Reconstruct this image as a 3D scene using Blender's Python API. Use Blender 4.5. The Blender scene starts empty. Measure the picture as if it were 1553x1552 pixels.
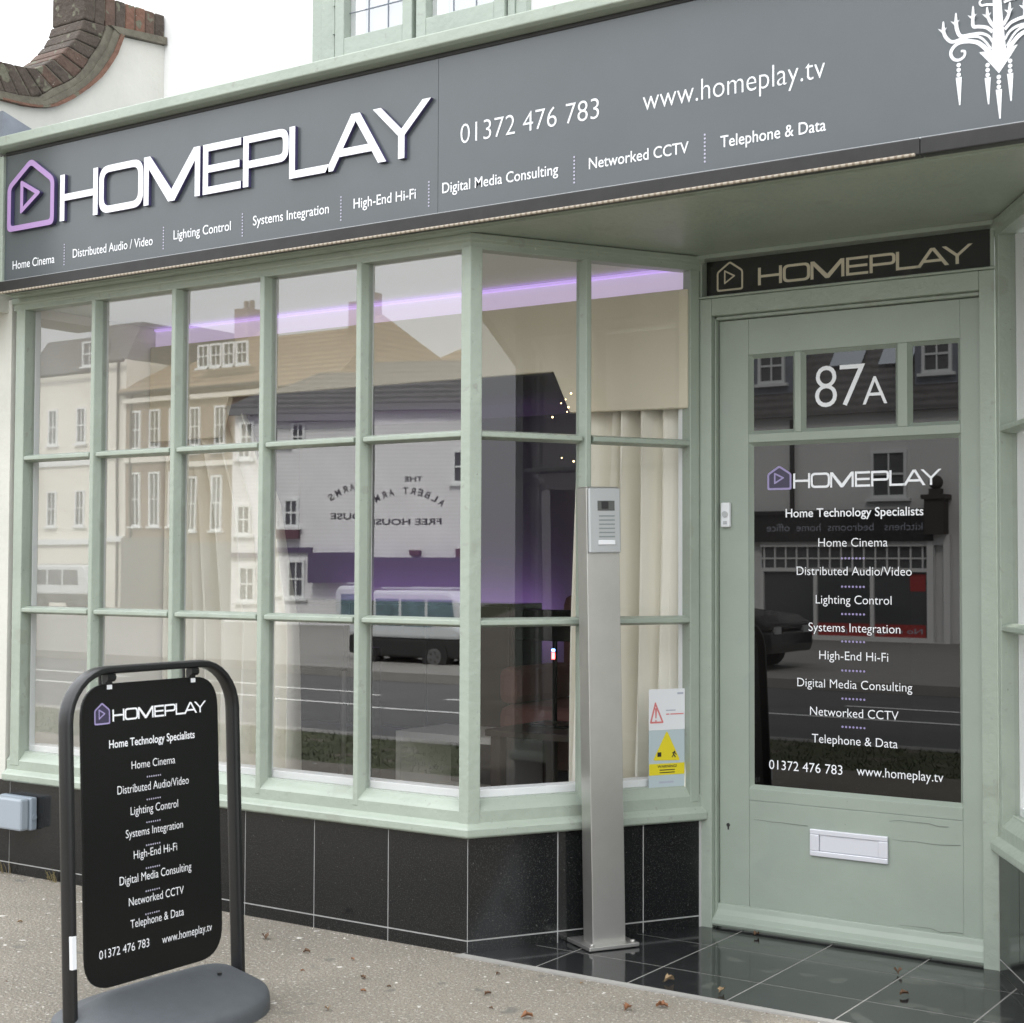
import bpy, bmesh, math, random
from mathutils import Matrix, Vector
R = math.radians
random.seed(7)
SC = bpy.context.scene
COL = SC.collection

# ------------------------------------------------------------------ camera
cam = bpy.data.cameras.new("camera"); camo = bpy.data.objects.new("camera", cam); COL.objects.link(camo)
rt = Vector((0.829507, 0.558483, 0.003898)); up = Vector((0.016703, -0.031783, 0.999355)); fw = Vector((-0.558246, 0.828907, 0.035692))
camo.matrix_world = Matrix(((rt.x, up.x, -fw.x, 2.6529), (rt.y, up.y, -fw.y, -3.711), (rt.z, up.z, -fw.z, 1.1493), (0, 0, 0, 1)))
cam.sensor_fit = 'HORIZONTAL'; cam.sensor_width = 36.0; cam.lens = 53.708
cam.clip_start = 0.05; cam.clip_end = 500
cam.dof.use_dof = True; cam.dof.focus_distance = 5.6; cam.dof.aperture_fstop = 9.0
SC.camera = camo

# ------------------------------------------------------------------ overcast sky and a veiled sun
SUN_EL, SUN_AZ = R(42), R(24)          # azimuth clockwise from +Y
world = bpy.data.worlds.new("World"); SC.world = world; world.use_nodes = True
nt = world.node_tree; bg = nt.nodes['Background']
sky = nt.nodes.new('ShaderNodeTexSky'); sky.sky_type = 'NISHITA'; sky.sun_disc = False
sky.sun_elevation = SUN_EL; sky.sun_rotation = SUN_AZ
tc = nt.nodes.new('ShaderNodeTexCoord'); nz = nt.nodes.new('ShaderNodeTexNoise')
nz.inputs['Scale'].default_value = 2.2; nz.inputs['Detail'].default_value = 5
nt.links.new(tc.outputs['Generated'], nz.inputs['Vector'])
cr = nt.nodes.new('ShaderNodeValToRGB')
cr.color_ramp.elements[0].position = .3; cr.color_ramp.elements[0].color = (8.6, 8.9, 9.2, 1)
cr.color_ramp.elements[1].position = .7; cr.color_ramp.elements[1].color = (11.4, 11.5, 11.6, 1)
nt.links.new(nz.outputs['Fac'], cr.inputs['Fac'])
mx = nt.nodes.new('ShaderNodeMixRGB'); mx.inputs['Fac'].default_value = .9
nt.links.new(sky.outputs[0], mx.inputs[1]); nt.links.new(cr.outputs[0], mx.inputs[2])
sx = nt.nodes.new('ShaderNodeSeparateXYZ'); nt.links.new(tc.outputs['Generated'], sx.inputs[0])   # overcast: zenith brighter than horizon
mr = nt.nodes.new('ShaderNodeMapRange'); mr.inputs['From Min'].default_value = 0; mr.inputs['From Max'].default_value = 1
mr.inputs['To Min'].default_value = .62; mr.inputs['To Max'].default_value = 1.45; nt.links.new(sx.outputs['Z'], mr.inputs['Value'])
gm = nt.nodes.new('ShaderNodeMixRGB'); gm.blend_type = 'MULTIPLY'; gm.inputs['Fac'].default_value = 1
nt.links.new(mx.outputs[0], gm.inputs[1]); nt.links.new(mr.outputs[0], gm.inputs[2])
nt.links.new(gm.outputs[0], bg.inputs['Color']); bg.inputs['Strength'].default_value = 0.12
sl = bpy.data.lights.new("sun", 'SUN'); sl.energy = 2.0; sl.angle = R(12); sl.color = (1, .96, .9)
so = bpy.data.objects.new("sun", sl); COL.objects.link(so)
sd = Vector((math.sin(SUN_AZ) * math.cos(SUN_EL), math.cos(SUN_AZ) * math.cos(SUN_EL), math.sin(SUN_EL)))
so.rotation_euler = sd.to_track_quat('Z', 'Y').to_euler(); so.location = (0, -10, 12)
vs = SC.view_settings; vs.view_transform = 'Standard'; vs.look = 'None'; vs.gamma = 1; vs.use_curve_mapping = False
vs.exposure = 1.32
SC.cycles.use_denoising = True
SC.cycles.max_bounces = 10; SC.cycles.transparent_max_bounces = 24; SC.cycles.glossy_bounces = 5
SC.cycles.sample_clamp_indirect = 6; SC.cycles.caustics_reflective = False; SC.cycles.caustics_refractive = False

# ------------------------------------------------------------------ materials
def mat(name, col, rough=.5, metal=0, noise=None, spec=.5, bump=None, fine=None, courses=None):
    """Principled surface; noise=(scale, dark factor) slow tone change, fine=(scale, colour, threshold) specks, bump=(scale, strength)."""
    m = bpy.data.materials.new(name); m.use_nodes = True; t = m.node_tree; p = t.nodes['Principled BSDF']
    p.inputs['Roughness'].default_value = rough; p.inputs['Metallic'].default_value = metal
    p.inputs['Specular IOR Level'].default_value = spec
    p.inputs['Base Color'].default_value = (*col, 1)
    g = t.nodes.new('ShaderNodeNewGeometry'); last = None
    if noise:
        n = t.nodes.new('ShaderNodeTexNoise'); n.inputs['Scale'].default_value = noise[0]; n.inputs['Detail'].default_value = 8
        n.inputs['Roughness'].default_value = .65
        t.links.new(g.outputs['Position'], n.inputs['Vector'])
        r = t.nodes.new('ShaderNodeValToRGB'); r.color_ramp.elements[0].position = .3; r.color_ramp.elements[1].position = .7
        r.color_ramp.elements[0].color = (*[c * noise[1] for c in col], 1); r.color_ramp.elements[1].color = (*col, 1)
        t.links.new(n.outputs['Fac'], r.inputs['Fac']); last = r.outputs['Color']
    if fine:
        for sc_, fc, th in (fine if isinstance(fine, list) else [fine]):
            v = t.nodes.new('ShaderNodeTexNoise'); v.inputs['Scale'].default_value = sc_; v.inputs['Detail'].default_value = 2
            t.links.new(g.outputs['Position'], v.inputs['Vector'])
            r = t.nodes.new('ShaderNodeValToRGB'); r.color_ramp.elements[0].position = th; r.color_ramp.elements[1].position = th + .035
            r.color_ramp.elements[0].color = (0, 0, 0, 1); r.color_ramp.elements[1].color = (1, 1, 1, 1)
            t.links.new(v.outputs['Fac'], r.inputs['Fac'])
            x = t.nodes.new('ShaderNodeMixRGB'); t.links.new(r.outputs['Color'], x.inputs['Fac'])
            if last: t.links.new(last, x.inputs[1])
            else: x.inputs[1].default_value = (*col, 1)
            x.inputs[2].default_value = (*fc, 1); last = x.outputs[0]
    if courses:      # masonry or tile courses at a given spacing
        w = t.nodes.new('ShaderNodeTexWave'); w.wave_type = 'BANDS'; w.bands_direction = 'Z'; w.inputs['Scale'].default_value = .314 / courses[0]; w.inputs['Distortion'].default_value = .6
        t.links.new(g.outputs['Position'], w.inputs['Vector'])
        x = t.nodes.new('ShaderNodeMixRGB'); x.blend_type = 'MULTIPLY'; x.inputs['Fac'].default_value = courses[1]
        if last: t.links.new(last, x.inputs[1])
        else: x.inputs[1].default_value = (*col, 1)
        t.links.new(w.outputs['Color'], x.inputs[2]); last = x.outputs[0]
    if last: t.links.new(last, p.inputs['Base Color'])
    if bump:
        b = t.nodes.new('ShaderNodeBump'); b.inputs['Strength'].default_value = bump[1]; b.inputs['Distance'].default_value = .01
        n = t.nodes.new('ShaderNodeTexNoise'); n.inputs['Scale'].default_value = bump[0]; n.inputs['Detail'].default_value = 6
        t.links.new(g.outputs['Position'], n.inputs['Vector']); t.links.new(n.outputs['Fac'], b.inputs['Height'])
        t.links.new(b.outputs['Normal'], p.inputs['Normal'])
    return m

def glass(name, r0, wob, tint=(1, 1, 1)):
    m = bpy.data.materials.new(name); m.use_nodes = True; t = m.node_tree
    for n in list(t.nodes):
        if n.type == 'BSDF_PRINCIPLED': t.nodes.remove(n)
    out = [n for n in t.nodes if n.type == 'OUTPUT_MATERIAL'][0]
    tr = t.nodes.new('ShaderNodeBsdfTransparent'); tr.inputs[0].default_value = (*tint, 1)
    gl = t.nodes.new('ShaderNodeBsdfGlossy'); gl.inputs['Roughness'].default_value = 0.0
    lw = t.nodes.new('ShaderNodeLayerWeight'); lw.inputs['Blend'].default_value = .5
    pw = t.nodes.new('ShaderNodeMath'); pw.operation = 'POWER'; pw.inputs[1].default_value = 5
    ma = t.nodes.new('ShaderNodeMath'); ma.operation = 'MULTIPLY_ADD'; ma.inputs[1].default_value = 1 - r0; ma.inputs[2].default_value = r0
    t.links.new(lw.outputs['Facing'], pw.inputs[0]); t.links.new(pw.outputs[0], ma.inputs[0])
    mixs = t.nodes.new('ShaderNodeMixShader')
    t.links.new(ma.outputs[0], mixs.inputs[0]); t.links.new(tr.outputs[0], mixs.inputs[1]); t.links.new(gl.outputs[0], mixs.inputs[2])
    t.links.new(mixs.outputs[0], out.inputs[0])
    if wob:
        g = t.nodes.new('ShaderNodeNewGeometry'); n = t.nodes.new('ShaderNodeTexNoise'); n.inputs['Scale'].default_value = 2.6; n.inputs['Detail'].default_value = 0
        b = t.nodes.new('ShaderNodeBump'); b.inputs['Strength'].default_value = wob; b.inputs['Distance'].default_value = .01
        t.links.new(g.outputs['Position'], n.inputs['Vector']); t.links.new(n.outputs['Fac'], b.inputs['Height'])
        t.links.new(b.outputs['Normal'], gl.inputs['Normal'])
    return m

def emit(name, col, s):
    m = mat(name, col); p = m.node_tree.nodes['Principled BSDF']
    p.inputs['Emission Color'].default_value = (*col, 1); p.inputs['Emission Strength'].default_value = s
    return m

SAGE = (.352, .402, .338)
M = dict(
    sage=mat('sage paint', SAGE, .32, noise=(5, .86), bump=(45, .22), fine=[(7, (.3, .335, .28), .64), (30, (.3, .325, .28), .68), (120, (.2, .21, .175), .73), (60, (.5, .52, .47), .76)]),
    sage_door=mat('sage door paint', (.325, .372, .316), .34, noise=(4, .9), bump=(9, .3), fine=[(5, (.3, .345, .3), .64), (130, (.24, .27, .23), .76)]),
    white=mat('white gloss paint', (.78, .8, .8), .4),
    render=mat('white render', (.85, .85, .83), .85, noise=(1.5, .96), bump=(40, .15)),
    cream=mat('cream render', (.6, .595, .54), .85, noise=(2.5, .84), bump=(50, .2)),
    charcoal=mat('charcoal sign panel', (.086, .098, .105), .24, noise=(1.6, .84), spec=.6),
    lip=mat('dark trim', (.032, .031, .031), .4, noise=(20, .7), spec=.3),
    lead=mat('lead sheet', (.22, .24, .28), .5, noise=(9, .7)),
    granite=mat('black granite tile', (.011, .0115, .012), .12, fine=[(150, (.11, .11, .1), .69), (300, (.04, .04, .037), .6)]),
    granite_floor=mat('black floor tile', (.022, .023, .024), .1, noise=(9, .6), fine=[(70, (.1, .1, .09), .72), (7, (.05, .05, .047), .62)], bump=(22, .02)),
    grout=mat('grey grout', (.42, .42, .41), .9),
    pavement=mat('worn asphalt', (.27, .238, .192), .9, noise=(1.3, .66), bump=(110, .8), fine=[(210, (.125, .117, .105), .56), (95, (.34, .32, .28), .6), (9, (.15, .14, .12), .66), (21, (.62, .6, .56), .7), (60, (.6, .57, .52), .69), (44, (.12, .09, .06), .72)]),
    road=mat('road asphalt', (.13, .128, .128), .85, noise=(2, .8)),
    paint=mat('road paint', (.7, .7, .68), .8),
    kerb=mat('kerb stone', (.32, .31, .29), .85, noise=(3, .8)),
    grass=mat('grass', (.085, .1, .04), .9, noise=(5, .6), fine=[(4, (.13, .115, .08), .6)]),
    black=mat('black plastic panel', (.007, .0075, .007), .35, spec=.25),
    frame=mat('black powder coat', (.009, .0095, .01), .3, bump=(200, .05)),
    base=mat('grey moulded plastic', (.075, .082, .09), .6, noise=(30, .85), bump=(260, .12)),
    steel=mat('brushed steel', (.58, .57, .545), .38, .9, noise=(5, .88)),
    alu=mat('pale aluminium', (.45, .465, .47), .45, .4),
    letter=mat('white lettering', (.86, .87, .9), .4),
    letter_side=mat('navy letter side', (.06, .05, .13), .4),
    lilac=mat('lilac acrylic', (.38, .235, .47), .35),
    purple=mat('purple line', (.33, .28, .5), .4),
    purple_dark=mat('dark purple fill', (.045, .037, .075), .4),
    gold=mat('cream lettering', (.62, .56, .42), .45),
    plum=mat('grey purple dots', (.48, .46, .58), .5),
    brick=mat('red brown brick', (.125, .08, .06), .9, noise=(14, .55), bump=(60, .8), fine=[(18, (.13, .125, .09), .6), (70, (.3, .28, .24), .72)]),
    brick_dark=mat('weathered brick', (.085, .065, .052), .9, noise=(14, .6), bump=(60, .8), fine=[(18, (.13, .125, .09), .6), (70, (.3, .28, .24), .72)]),
    brick_red=mat('orange brick', (.2, .105, .072), .9, noise=(14, .6), bump=(60, .8), fine=[(18, (.13, .125, .09), .6), (70, (.3, .28, .24), .72)]),
    mortar=mat('mossy mortar', (.17, .155, .12), .95, noise=(18, .55), bump=(60, .4)),
    linen=mat('cream linen', (.62, .57, .45), .9, noise=(2, .94), bump=(400, .06)),
    calico=mat('cream curtain', (.82, .79, .69), .9, bump=(300, .05)),
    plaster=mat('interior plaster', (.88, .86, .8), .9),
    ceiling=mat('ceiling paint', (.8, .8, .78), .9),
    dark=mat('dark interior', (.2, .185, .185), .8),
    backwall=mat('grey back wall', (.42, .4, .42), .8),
    carpet=mat('dark carpet', (.13, .12, .125), .95),
    screen=mat('black screen', (.006, .006, .007), .12),
    wood=mat('dark desk wood', (.05, .036, .028), .4),
    red=mat('rose fabric', (.19, .07, .06), .9),
    yellow=mat('yellow vinyl', (.72, .6, .02), .5),
    bluegrey=mat('pale blue vinyl', (.45, .53, .56), .5),
    whitev=mat('white vinyl', (.74, .75, .77), .5),
    redline=mat('red print', (.65, .2, .2), .5),
    ink=mat('black ink', (.02, .02, .02), .6),
    greyink=mat('grey ink', (.4, .42, .5), .6),
    socket=mat('grey socket plastic', (.24, .28, .32), .45),
    rope=mat('clear rope tube', (.4, .35, .28), .45),
    rope_gap=mat('rope copper', (.22, .175, .13), .6),
    leaf1=mat('brown leaf', (.11, .06, .032), .8), leaf2=mat('orange leaf', (.23, .105, .05), .8), leaf3=mat('tan leaf', (.26, .18, .1), .8),
    weed=mat('dry weed', (.2, .16, .07), .9),
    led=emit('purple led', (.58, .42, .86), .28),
    wash_glow=emit('painted lilac light wash', (.8, .68, .93), .12),  # glowing colour stands in for LED light washing the cove
    ledspot=emit('blue indicator', (.15, .3, 1), 8), ledred=emit('red indicator', (1, .1, .1), 4),
    lamp=emit('warm fairy light', (1, .7, .35), 3),
    pane_front=glass('old window glass', .2, .012),
    pane_splay=glass('splay window glass', .075, .012),
    pane_door=glass('door glass', .066, 0, (.04, .04, .04)),
    pane_up=glass('leaded glass', .3, .05),
    far_white=mat('painted pub brick', (.88, .88, .89), .8, noise=(1.5, .88), courses=(.075, .14)),
    far_cream=mat('cream stucco', (.78, .75, .67), .8), far_brick=mat('brown stock brick', (.36, .28, .2), .9, noise=(6, .8), fine=[(60, (.28, .21, .15), .55)], courses=(.075, .3)),
    slate=mat('roof slate', (.17, .163, .16), .7, noise=(5, .6), courses=(.13, .45), fine=[(9, (.1, .095, .085), .6)]), tan=mat('tan roof tile', (.36, .27, .18), .9, noise=(3, .7), courses=(.16, .35), fine=[(7, (.26, .21, .15), .58)]),
    far_glass=mat('far window glass', (.09, .095, .1), .1), shopdark=mat('shop board', (.02, .02, .02), .4),
    vanpaint=mat('pale van paint', (.62, .65, .66), .3), rimgrey=mat('dull wheel rim', (.12, .12, .12), .5), car=mat('black car paint', (.012, .012, .013), .12), tyre=mat('tyre rubber', (.02, .02, .02), .8),
    teal=mat('teal panel', (.2, .3, .34), .12, noise=(4, .5)), redboard=mat('red shop board', (.4, .05, .045), .5),
)

# ------------------------------------------------------------------ mesh building
class MB:
    def __init__(s, T=None): s.v = []; s.f = []; s.m = []; s.T = T
    def add(s, vs, fs, mi=0, T=None):
        o = len(s.v); T = T or s.T
        for p in vs: s.v.append(tuple(T @ Vector(p)) if T else tuple(p))
        for f in fs: s.f.append(tuple(i + o for i in f)); s.m.append(mi)
    def box(s, x0, x1, y0, y1, z0, z1, mi=0, T=None):
        s.add([(x0, y0, z0), (x1, y0, z0), (x1, y1, z0), (x0, y1, z0), (x0, y0, z1), (x1, y0, z1), (x1, y1, z1), (x0, y1, z1)],
              [(0, 3, 2, 1), (4, 5, 6, 7), (0, 1, 5, 4), (1, 2, 6, 5), (2, 3, 7, 6), (3, 0, 4, 7)], mi, T)
    def prism(s, poly, ax, a, b, mi=0, T=None):
        """extrude a 2D polygon along axis ax between a and b (other two axes in order)."""
        def P(p, h):
            l = list(p); l.insert(ax, h); return tuple(l)
        n = len(poly); vs = [P(p, a) for p in poly] + [P(p, b) for p in poly]
        fs = [tuple(range(n))[::-1], tuple(range(n, 2 * n))] + [(i, (i + 1) % n, n + (i + 1) % n, n + i) for i in range(n)]
        s.add(vs, fs, mi, T)
    def quad(s, a, b, c, d, mi=0, T=None): s.add([a, b, c, d], [(0, 1, 2, 3)], mi, T)
    def sweep(s, path, prof, mi=0, closed_ends=True):
        """profile (d, z) swept along a plan path with mitred corners; d is measured inward (left of travel)."""
        P = [Vector(p) for p in path]; n = len(prof); vs = []
        nr = []
        for i in range(len(P) - 1):
            e = (P[i + 1] - P[i]).normalized(); nr.append(Vector((-e.y, e.x)))
        for i, p in enumerate(P):
            if i == 0: m = nr[0]
            elif i == len(P) - 1: m = nr[-1]
            else:
                m = (nr[i - 1] + nr[i]) / (1 + nr[i - 1].dot(nr[i]))
            for d, z in prof: q = p + m * d; vs.append((q.x, q.y, z))
        fs = []
        for i in range(len(P) - 1):
            for k in range(n):
                a = i * n + k; b = i * n + (k + 1) % n
                fs.append((a, b, b + n, a + n))
        if closed_ends: fs += [tuple(range(n))[::-1], tuple(range((len(P) - 1) * n, len(P) * n))]
        s.add(vs, fs, mi)
    def tube(s, pts, r, seg=8, mi=0, T=None, caps=True):
        pts = [Vector(p) for p in pts]; vs = []; fs = []
        for i, p in enumerate(pts):
            t = (pts[min(i + 1, len(pts) - 1)] - pts[max(i - 1, 0)]).normalized()
            a = t.orthogonal().normalized() if i == 0 else (a - t * a.dot(t)).normalized()
            b = t.cross(a); rr = r[i] if isinstance(r, (list, tuple)) else r
            for k in range(seg):
                w = 2 * math.pi * k / seg; vs.append(tuple(p + (a * math.cos(w) + b * math.sin(w)) * rr))
        for i in range(len(pts) - 1):
            for k in range(seg): fs.append((i * seg + k, i * seg + (k + 1) % seg, (i + 1) * seg + (k + 1) % seg, (i + 1) * seg + k))
        if caps: fs += [tuple(range(seg))[::-1], tuple(range((len(pts) - 1) * seg, len(pts) * seg))]
        s.add(vs, fs, mi, T)
    def ball(s, c, r, mi=0, n=8):
        pts = [(c[0], c[1], c[2] - r * math.cos(math.pi * i / n)) for i in range(n + 1)]
        s.tube(pts, [max(1e-4, r * math.sin(math.pi * i / n)) for i in range(n + 1)], 10, mi)

def obj(name, mb, mats, parent=None, bevel=0, smooth=False, fix=True):
    me = bpy.data.meshes.new(name); me.from_pydata(mb.v, [], mb.f)
    for m in (mats if isinstance(mats, (list, tuple)) else [mats]): me.materials.append(M[m] if isinstance(m, str) else m)
    me.polygons.foreach_set('material_index', mb.m)
    if fix:
        b = bmesh.new(); b.from_mesh(me); bmesh.ops.recalc_face_normals(b, faces=b.faces); b.to_mesh(me); b.free()
    if smooth: me.polygons.foreach_set('use_smooth', [True] * len(me.polygons))
    me.update()
    o = bpy.data.objects.new(name, me); COL.objects.link(o)
    if parent: o.parent = parent
    if bevel:
        bv = o.modifiers.new('bevel', 'BEVEL'); bv.width = bevel; bv.segments = 2; bv.limit_method = 'ANGLE'; bv.angle_limit = R(40)
        bv.harden_normals = False
    if smooth:
        try:
            me.set_sharp_from_angle(angle=R(38))
        except Exception: pass
    return o
def tag(o, label, cat, group=None, kind=None):
    o['label'] = label; o['category'] = cat
    if group: o['group'] = group
    if kind: o['kind'] = kind
    return o
def thing(name, label, cat, loc=(0, 0, 0), group=None):
    o = bpy.data.objects.new(name, None); COL.objects.link(o); o.location = loc; o.empty_display_size = .2
    return tag(o, label, cat, group)
def struct(name, mb, m, **k):
    o = obj(name, mb, m, **k); o['kind'] = 'structure'; return o

# ------------------------------------------------------------------ flat lettering and marks (curves turned into meshes)
DG = bpy.context.evaluated_depsgraph_get
def curve_mesh(cu):
    o = bpy.data.objects.new('tmp', cu); COL.objects.link(o); bpy.context.view_layer.update()
    me = bpy.data.meshes.new_from_object(o.evaluated_get(DG())); bpy.data.objects.remove(o); bpy.data.curves.remove(cu)
    v = [tuple(p.co) for p in me.vertices]; f = [tuple(p.vertices) for p in me.polygons]; nn = [p.normal.z for p in me.polygons]
    bpy.data.meshes.remove(me); return v, f, nn
TC = {}
def text_mesh(s, bold):
    if (s, bold) not in TC:
        cu = bpy.data.curves.new('t', 'FONT'); cu.body = s; cu.size = 1; cu.offset = bold; cu.resolution_u = 4
        TC[(s, bold)] = curve_mesh(cu)
    v, f, n = TC[(s, bold)]; return list(v), list(f)
CAP = {}
def cap_h(bold):
    if bold not in CAP:
        v, f = text_mesh('H', bold); CAP[bold] = max(p[1] for p in v)
    return CAP[bold]
def text(mb, T, s, x0, x1, z, h, bold=0.006, mi=0, d=.0012):
    """text in plane frame T (x right, y up, z out of the plane) stretched to x0..x1, baseline z, capital height h."""
    v, f = text_mesh(s, bold); a = min(p[0] for p in v); b = max(p[0] for p in v); k = h / cap_h(bold)
    mb.add([(x0 + (p[0] - a) / (b - a) * (x1 - x0), z + p[1] * k, d) for p in v], f, mi, T)
def shapes(polys, extrude=0):
    cu = bpy.data.curves.new('s', 'CURVE'); cu.dimensions = '2D'; cu.fill_mode = 'BOTH'; cu.extrude = extrude
    for pl in polys:
        sp = cu.splines.new('POLY'); sp.points.add(len(pl) - 1); sp.use_cyclic_u = True
        for i, p in enumerate(pl): sp.points[i].co = (p[0], p[1], 0, 1)
    return curve_mesh(cu)
def fillet(pl, r, n=4):
    out = []; N = len(pl)
    for i, p in enumerate(pl):
        rr = r[i] if isinstance(r, (list, tuple)) else r
        p = Vector(p[:2]); a = Vector(pl[i - 1][:2]) - p; b = Vector(pl[(i + 1) % N][:2]) - p
        if rr <= 0: out.append(tuple(p)); continue
        rr2 = min(rr, a.length * .49, b.length * .49)
        q0 = p + a.normalized() * rr2; q1 = p + b.normalized() * rr2
        for k in range(n + 1):
            t = k / n; out.append(tuple(q0 * (1 - t) ** 2 + p * 2 * t * (1 - t) + q1 * t * t))
    return out
def inset(pl, t):
    N = len(pl); out = []; area = sum(pl[i - 1][0] * pl[i][1] - pl[i][0] * pl[i - 1][1] for i in range(N)); sg = 1 if area > 0 else -1
    for i in range(N):
        p = Vector(pl[i]); e0 = (p - Vector(pl[i - 1])).normalized(); e1 = (Vector(pl[(i + 1) % N]) - p).normalized()
        n0 = Vector((-e0.y, e0.x)) * sg; n1 = Vector((-e1.y, e1.x)) * sg
        out.append(tuple(p + (n0 + n1) / (1 + n0.dot(n1)) * t))
    return out
t_ = .145
LET = dict(H=(0, 1.2), O=(1.24, 2.58), M=(2.60, 4.22), E=(4.30, 5.34), P=(5.40, 6.59), L=(6.61, 7.60), A=(7.52, 8.98), Y=(8.66, 10.0))
def wordmark():
    t = t_; P = []
    x, X = LET['H']; P.append([[(x, 0), (x + t, 0), (x + t, .5 - t / 2), (X - t, .5 - t / 2), (X - t, 0), (X, 0), (X, 1), (X - t, 1), (X - t, .5 + t / 2), (x + t, .5 + t / 2), (x + t, 1), (x, 1)]])
    x, X = LET['O']; o = [(x, 0), (X, 0), (X, 1), (x, 1)]; P.append([fillet(o, .3, 6), fillet(inset(o, t), .18, 6)])
    x, X = LET['M']; c = (x + X) / 2; P.append([[(x, 0), (x + t, 0), (x + t, .74), (c - .09, 0), (c + .09, 0), (X - t, .74), (X - t, 0), (X, 0), (X, 1), (X - t * 1.25, 1), (c, .24), (x + t * 1.25, 1), (x, 1)]])
    x, X = LET['E']; P.append([[(x, 0), (X, 0), (X, t), (x + t, t), (x + t, .5 - t / 2), (X - .04, .5 - t / 2), (X - .04, .5 + t / 2), (x + t, .5 + t / 2), (x + t, 1 - t), (X, 1 - t), (X, 1), (x, 1)]])
    x, X = LET['P']; o = [(x, 0), (x + t, 0), (x + t, .36), (X, .36), (X, 1), (x, 1)]
    i = [(x + t, .36 + t), (X - t, .36 + t), (X - t, 1 - t), (x + t, 1 - t)]; P.append([fillet(o, [0, 0, 0, .24, .24, 0], 6), fillet(i, [0, .1, .1, 0], 5)])
    x, X = LET['L']; P.append([[(x, 0), (X, 0), (X, t), (x + t, t), (x + t, 1), (x, 1)]])
    x, X = LET['A']; c = (x + X) / 2; w = .19
    P.append([[(x, 0), (x + w, 0), (x + w + .15, .24), (X - w - .15, .24), (X - w, 0), (X, 0), (c + .1, 1), (c - .1, 1)], [(x + w + .235, .24 + t), (X - w - .235, .24 + t), (c, .86)]])
    x, X = LET['Y']; c = (x + X) / 2; P.append([[(c - t / 2, 0), (c + t / 2, 0), (c + t / 2, .42), (X, 1), (X - w, 1), (c, .54), (x + w, 1), (x, 1), (c - t / 2, .42)]])
    return P
def put(mb, T, polys, sx, sy, x, z, ext=0, d=.0012, mi=0, side=None):
    v, f, n = shapes([[(p[0] * sx, p[1] * sy) for p in pl] for pl in polys], ext)
    o = len(mb.v); mb.add([(x + p[0], z + p[1], d + ext + p[2]) for p in v], [], mi, T)
    for k, q in enumerate(f):
        mb.f.append(tuple(i + o for i in q)); mb.m.append(side if (side is not None and abs(n[k]) < .5) else mi)
def word(mb, T, x0, x1, z, h, ext=0, mi=0, side=None, d=.0012):
    for pl in wordmark(): put(mb, T, pl, (x1 - x0) / 10, h, x0, z, ext, d, mi, side)
HOUSE = [(0, 0), (1, 0), (1, .66), (.5, 1), (0, .66)]; TRI = [(.28, .22), (.72, .49), (.28, .72)]
def house(mb, T, x0, x1, z, h, ext=0, mi=0, side=None, d=.0012, t=.09, fill=None):
    k = h / (x1 - x0); H = [(p[0], p[1] * k) for p in HOUSE]; G = [(p[0], p[1] * k) for p in TRI]; w = x1 - x0
    put(mb, T, [fillet(H, .09), fillet(inset(H, t), .05)], w, w, x0, z, ext, d, mi, side)
    put(mb, T, [fillet(G, .05), inset(G, t * .8)], w, w, x0, z, ext, d, mi, side)
    if fill is not None: put(mb, T, [fillet(inset(H, t * .5), .06)], w, w, x0, z, 0, d - .0006, fill)
def dots(mb, T, x0, z0, x1, z1, n, r, mi=0, d=.0012):
    for i in range(n):
        f = i / (n - 1); cx, cz = x0 + (x1 - x0) * f, z0 + (z1 - z0) * f
        mb.add([(cx + r * math.cos(a * math.pi / 3), cz + r * math.sin(a * math.pi / 3), d) for a in range(6)], [(0, 1, 2, 3, 4, 5)], mi, T)
def disc(mb, T, x, z, r, mi=0, d=.0012): mb.add([(x + r * math.cos(a * math.pi / 5), z + r * math.sin(a * math.pi / 5), d) for a in range(10)], [tuple(range(10))], mi, T)
def ribbon(mb, T, pts, w, mi=0, d=.0012):
    """stroke of varying width through control points."""
    P = [Vector(p) for p in pts]; C = []
    for i in range(len(P) - 1):
        a, b, c, e = P[max(i - 1, 0)], P[i], P[i + 1], P[min(i + 2, len(P) - 1)]
        for k in range(6):
            t = k / 6; C.append(.5 * ((2 * b) + (c - a) * t + (2 * a - 5 * b + 4 * c - e) * t * t + (3 * b - a - 3 * c + e) * t ** 3))
    C.append(P[-1]); n = len(C); vs = []
    for i, p in enumerate(C):
        e = (C[min(i + 1, n - 1)] - C[max(i - 1, 0)]).normalized(); f = i / (n - 1); hw = (w[0] + (w[1] - w[0]) * f) / 2
        vs += [(p.x - e.y * hw, p.y + e.x * hw, d), (p.x + e.y * hw, p.y - e.x * hw, d)]
    mb.add(vs, [(2 * i, 2 * i + 1, 2 * i + 3, 2 * i + 2) for i in range(n - 1)], mi, T)

def frame_T(o, ex, ez=(0, 0, 1)):
    ex = Vector(ex).normalized(); ez = Vector(ez); n = ex.cross(ez)      # x right, y up, z out of the wall
    return Matrix(((ex.x, ez.x, n.x, o[0]), (ex.y, ez.y, n.y, o[1]), (ex.z, ez.z, n.z, o[2]), (0, 0, 0, 1)))

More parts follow.
